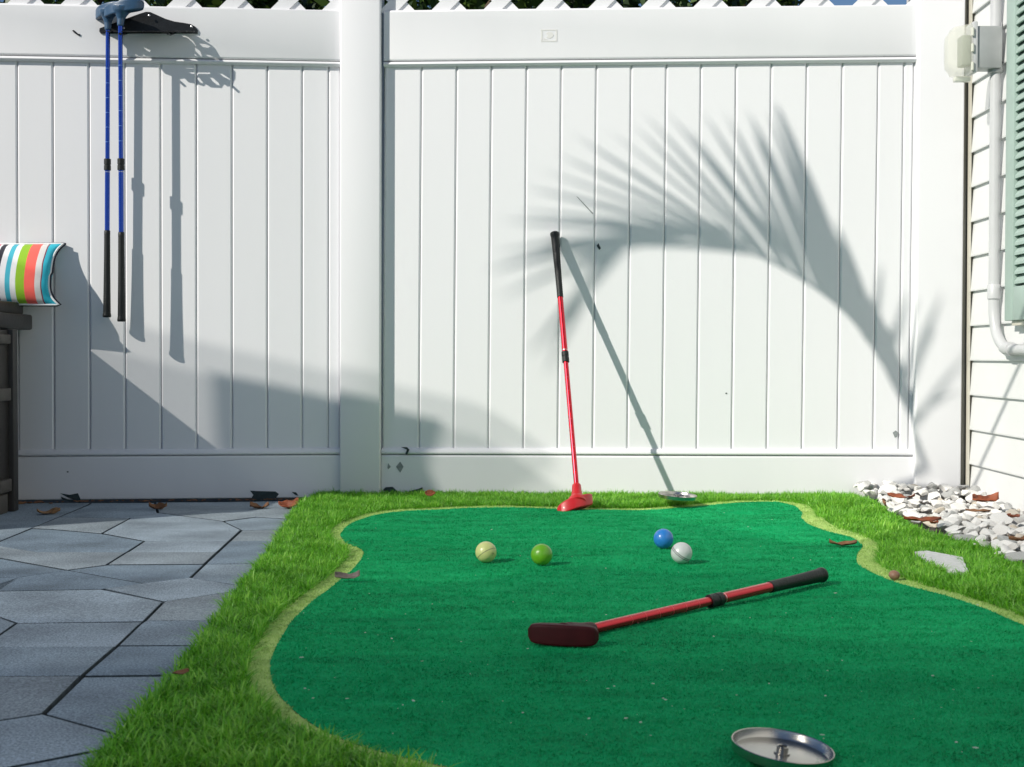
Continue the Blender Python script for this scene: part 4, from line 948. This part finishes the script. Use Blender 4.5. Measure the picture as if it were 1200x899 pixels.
# ---------------------------------------------------------------- trees behind the fence
def leaves(name, cen, rad, n, size, m, parent=None, gap=.0):
    cen = Vector(cen); d = rng.normal(size=(n, 3)); d /= np.linalg.norm(d, axis=1)[:, None]; r = rng.uniform(.35, 1, n) ** .5
    P = d * r[:, None] * np.array(rad); k = np.array([noise.noise(Vector(p) * 2.2) for p in P]) > -.12 + gap; P = P[k] + np.array(cen[:]); n = len(P)
    a = rng.normal(size=(n, 3)); a /= np.linalg.norm(a, axis=1)[:, None]; b_ = np.cross(a, rng.normal(size=(n, 3))); b_ /= np.linalg.norm(b_, axis=1)[:, None]
    s = size * rng.uniform(.6, 1.3, n)[:, None]; V = np.stack([P - a * s, P + b_ * s * .42, P + a * s, P - b_ * s * .42], 1)
    me = bpy.data.meshes.new(name); me.from_pydata(V.reshape(-1, 3).tolist(), [], (np.arange(n)[:, None] * 4 + np.arange(4)).tolist()); me.update()
    at_ = me.attributes.new('tint', 'FLOAT', 'POINT'); at_.data.foreach_set('value', np.repeat(rng.uniform(0, 1, n), 4).astype(np.float32)); return link(name, me, m, parent)
def tree(x, y, h, rad, n, size, label):
    t = empty('tree', (x, y, 0), label, 'tree', 'trees behind the fence'); bm = bmesh.new(); tube(bm, [(x, y, 0), (x + .04, y, h * .5), (x - .03, y + .05, h * .95)], [.09, .07, .03], 10)
    for k in range(6):
        an = k * 1.1; tube(bm, [(x, y, h * (.4 + .06 * k)), (x + math.cos(an) * rad[0] * .4, y + math.sin(an) * rad[1] * .4, h * (.55 + .07 * k)), (x + math.cos(an) * rad[0] * .75, y + math.sin(an) * rad[1] * .7, h * (.65 + .08 * k))], [.035, .022, .008], 7)
    link('trunk', bm_me(bm, sm=60), M['bark'], t); leaves('crown', (x, y, h), rad, n, size, M['foliage'], t)
tree(-2.2, 6.2, 2.1, (1.2, .8, 1.2), 15000, .045, 'dark leafy tree behind the left fence panel')
tree(-.5, 6.4, 2.1, (1.1, .8, 1.1), 15000, .045, 'bushy dark tree behind the fence post')
tree(.75, 6.2, 2.1, (.78, .75, 1.0), 12000, .04, 'leafy tree behind the middle of the right fence panel')
tree(1.25, 7.6, 1.85, (.32, .4, .55), 1300, .04, 'thin topped tree near the gap of blue sky behind the lattice')
t = empty('hedge', (0, 8.5, 0), 'dark hedge in the far shade behind the fence', 'hedge'); leaves('foliage', (-1.6, 8.6, 1.4), (3.6, .5, 2.0), 26000, .06, M['foliage'], t)

# ---------------------------------------------------------------- palm outside the view; its frond shades the fence
def unsh(px, py, d):
    X = (px - 600) / F * 4.07; z = ony(px, py, 4.07).z
    return Vector((X - SA * d, 4.07 - d, z + SB * d))
base = Vector((.95, -.45, 0)); crown = base + Vector((-.03, .05, 2.1))
palm = empty('palm', base, 'potted palm behind the viewpoint whose long arching frond shades the fence', 'palm')
bm = bmesh.new(); lathe(bm, base, (0, 0, 1), [(0, .15), (.02, .17), (.30, .21), (.33, .22), (.35, .22), (.35, .19), (.30, .18), (.30, 0)], 28, caps=False); link('pot', bm_me(bm, sm=35), M['pot'], palm)
bm = bmesh.new(); tube(bm, [base + Vector((0, 0, .28)), base + Vector((.03, .01, .8)), crown], [.04, .03, .025], 10); link('trunk', bm_me(bm, sm=60), M['bark'], palm)
rach = spline([crown, Vector((.55, .6, 2.45)), Vector((-.05, 1.7, 2.3)), unsh(1125, 600, 1.55), unsh(1108, 565, 1.42), unsh(1072, 480, 1.38), unsh(1010, 385, 1.38), unsh(935, 325, 1.42), unsh(860, 288, 1.48), unsh(785, 268, 1.56), unsh(710, 282, 1.66), unsh(655, 320, 1.76)], 10)
def leaflet(bm, tint, p, tip, wd, droop=.05, n=7):
    p = Vector(p); tip = Vector(tip); d = tip - p; side = d.cross(SUN).normalized(); pr = None
    side = (side + Vector((random.uniform(-.3, .3),) * 3)).normalized(); tv = random.random()
    for i in range(n + 1):
        t = i / n; c_ = p + d * t + Vector((0, 0, -droop * t * t)); w_ = wd * (math.sin(math.pi * min(1, .12 + .88 * t) ** .8) ** .8 if t < 1 else 0)
        a, b_ = bm.verts.new(c_ - side * w_ / 2), bm.verts.new(c_ + side * w_ / 2); a[tint] = tv; b_[tint] = tv
        if pr: bm.faces.new([pr[0], pr[1], b_, a])
        pr = (a, b_)
def frond(rachis, leafs, name='frond'):
    bm = bmesh.new(); tint = bm.verts.layers.float.new('tint'); n = len(rachis)
    tube(bm, rachis, [.011 - .0085 * i / n for i in range(n)], 8)
    for a in leafs: leaflet(bm, tint, *a)
    me = bpy.data.meshes.new(name); bm.to_mesh(me); bm.free(); link(name, me, M['palm'], palm)
lf = []
def shpx(p):
    d = 4.07 - p.y; X = p.x + SA * d; z = p.z - SB * d; q0 = unsh(600, 0, 0).z; q1 = unsh(600, 600, 0).z
    return 600 + X / 4.07 * F, (q0 - z) / (q0 - q1) * 600
RS = [(shpx(p), p) for p in rach[30:]]
def root_at(x, y): return min(RS, key=lambda r: (r[0][0] - x) ** 2 + (r[0][1] - y) ** 2)[1]
# leaflets: where on the rachis, where the tip falls, how much farther from the fence the tip is, width
tips = [(1085, 500, 1128, 352, .1, .016), (1078, 490, 1118, 400, .1, .016), (1090, 520, 1150, 470, .05, .013), (1065, 470, 1100, 350, .1, .018), (1050, 445, 1075, 330, .1, .018), (1030, 415, 1045, 300, .12, .018), (1040, 430, 1062, 365, .1, .016), (1095, 530, 1160, 420, .1, .012),
  (1000, 375, 908, 108, .22, .034), (1012, 390, 914, 112, .2, .034), (990, 365, 900, 125, .2, .030), (1020, 400, 925, 150, .18, .034), (1030, 412, 932, 190, .12, .034), (1042, 430, 945, 215, .1, .034),
  (975, 352, 878, 108, .3, .026), (965, 345, 886, 140, .25, .019), (952, 336, 848, 112, .34, .019), (940, 328, 822, 110, .38, .019), (928, 322, 800, 122, .4, .020), (916, 315, 771, 95, .5, .017), (904, 308, 746, 104, .5, .017), (893, 303, 736, 128, .45, .018),
  (884, 298, 700, 118, .55, .0145), (876, 294, 657, 140, .55, .0145), (866, 290, 641, 150, .55, .0145), (857, 287, 618, 168, .55, .0145), (846, 283, 600, 190, .55, .0145), (832, 279, 586, 212, .55, .0145), (816, 274, 572, 238, .55, .0145), (798, 270, 560, 262, .55, .0145), (778, 268, 552, 290, .45, .017), (752, 270, 565, 330, .4, .016), (728, 276, 600, 398, .35, .016), (705, 284, 622, 412, .3, .015),
  (860, 288, 690, 236, .25, .014), (812, 273, 660, 285, .2, .016), (915, 313, 800, 225, .15, .014), (950, 334, 866, 215, .15, .016), (880, 296, 750, 262, .15, .016)]
for x0, y0, x, y, e, wd in tips:
    r0 = root_at(x0, y0); d0 = 4.07 - r0.y; lf.append((r0, unsh(x + random.uniform(-4, 4), y + random.uniform(-4, 4), d0 + e), wd * random.uniform(.7, 1.2), random.uniform(.02, .06)))
# the folded, overlapping leaflets low on the rachis
for k in range(20):
    u = k / 19; x0 = 985 + 95 * u; y0 = 360 + 135 * u; r0 = root_at(x0, y0); d0 = 4.07 - r0.y
    lf.append((r0, unsh(x0 - 45 - 10 * random.random(), y0 - 150 - 40 * random.random() + 40 * u, d0 + .08), random.uniform(.030, .038), .02))
frond(rach, lf)
for an, el in ((3.5, .5), (4.3, .6), (5.0, .5))[:0]:   # the other fronds of the palm
    dv = Vector((math.cos(an), math.sin(an), 0)); r2 = spline([crown, crown + dv * .25 + Vector((0, 0, .45 * el)), crown + dv * .65 + Vector((0, 0, .6 * el)), crown + dv * 1.05 + Vector((0, 0, .35 * el))], 8)
    sd = dv.cross(Vector((0, 0, 1))); l2 = []
    for i in range(6, len(r2)):
        for s in (-1, 1): l2.append((r2[i], r2[i] + sd * s * .32 + dv * .12 - Vector((0, 0, .08)), .024))
    frond(r2, l2)

# ---------------------------------------------------------------- unseen sheets left of the view, added to shape the shade
HS = 2.45
def up_(X, Y, z=0.0):   # ground shadow point -> blocker point
    X += SA * z / SB; Y += z / SB; k = HS / SB; return (X - SA * k, Y - k)
def fs(px, py): X = (px - 600) / F * 4.09; Yf = fenceY(X); q = ony(px, py, Yf); return up_(q.x, Yf, q.z)
def gs(px, py): q = onz(px, py, ZG); return up_(q.x, q.y, ZG)
BLOCKER = [fs(-260, 290), fs(0, 335), fs(80, 384), fs(118, 405), fs(180, 424), fs(250, 441), fs(330, 459), fs(445, 484), fs(560, 510), fs(600, 533), fs(662, 578), gs(800, 612), gs(950, 640), gs(1142, 618), gs(1215, 603)]
BLOCKER += [up_(1.75, 3.75), up_(1.75, -1.2), up_(-3.2, -1.2), (BLOCKER[0][0] - .3, up_(-3.2, -1.2)[1])]
blocker = empty('shade_blocker', (BLOCKER[4][0] - .5, 0.4, 0), 'unseen sheets on poles added to shape the shade on fence and ground', 'blocker')
bm = bmesh.new(); f = bm.faces.new([bm.verts.new((x, y, HS)) for x, y in BLOCKER]); bmesh.ops.triangulate(bm, faces=[f])
def shade_sheet_mat(t):
    shade_sheet = bpy.data.materials.new('added_shade_sheet'); shade_sheet.use_nodes = True; n = shade_sheet.node_tree; L = n.links; b = n.nodes['Principled BSDF']; b.inputs['Base Color'].default_value = (.55, .54, .50, 1); b.inputs['Roughness'].default_value = .9
    tr = n.nodes.new('ShaderNodeBsdfTransparent'); mx = n.nodes.new('ShaderNodeMixShader'); mx.inputs[0].default_value = t; L.new(b.outputs[0], mx.inputs[1]); L.new(tr.outputs[0], mx.inputs[2]); L.new(mx.outputs[0], n.nodes['Material Output'].inputs[0]); return shade_sheet
link('shade_sheet', bm_me(bm), shade_sheet_mat(.64), blocker)
def layer(poly, t, k):
    bm = bmesh.new(); f = bm.faces.new([bm.verts.new((x, y, HS + .02 * k)) for x, y in poly]); bmesh.ops.triangulate(bm, faces=[f]); link('shade_sheet', bm_me(bm), shade_sheet_mat(t), blocker)
layer([fs(-260, 292), fs(0, 337), fs(80, 386), fs(118, 407), fs(180, 426), fs(250, 443), fs(330, 461), fs(445, 486), fs(560, 512), fs(600, 535), fs(655, 574), fs(655, 592), up_(-.2, 3.98), up_(-2.6, 3.7)], .66, 5)
# added sheets grade the shade: dense strip by the fence, steps towards the camera
layer([fs(248, 444), fs(330, 460), fs(445, 485), fs(520, 501), fs(508, 560), up_(-.30, 4.0), up_(-1.0, 3.95), fs(255, 590)], .05, 1)
layer([up_(-2.6, 2.9), up_(-.45, 2.62), up_(-.2, 2.45), up_(.1, 2.66), up_(.45, 2.60), up_(.6, 2.42), up_(.9, 2.42), up_(1.75, 2.7), up_(1.75, -1.2), up_(-2.6, -1.2)], .68, 2)
layer([up_(-2.6, 2.3), up_(0, 2.12), up_(.22, 2.1), up_(.36, 1.95), up_(.80, 1.90), up_(1.0, 2.12), up_(1.75, 2.15), up_(1.75, -1.2), up_(-2.6, -1.2)], .62, 3)
layer([up_(-2.6, 1.7), up_(0, 1.85), up_(.7, 1.65), up_(1.75, 1.8), up_(1.75, -1.2), up_(-2.6, -1.2)], .60, 4)
for x, y in ((-4.2, 1.9), (-4.2, -1.2)):
    bm = bmesh.new(); lathe(bm, (x, y, 0), (0, 0, 1), [(0, .03), (HS - .01, .03)], 16); link('blocker_pole', bm_me(bm, sm=40), M['greytrim'], blocker)
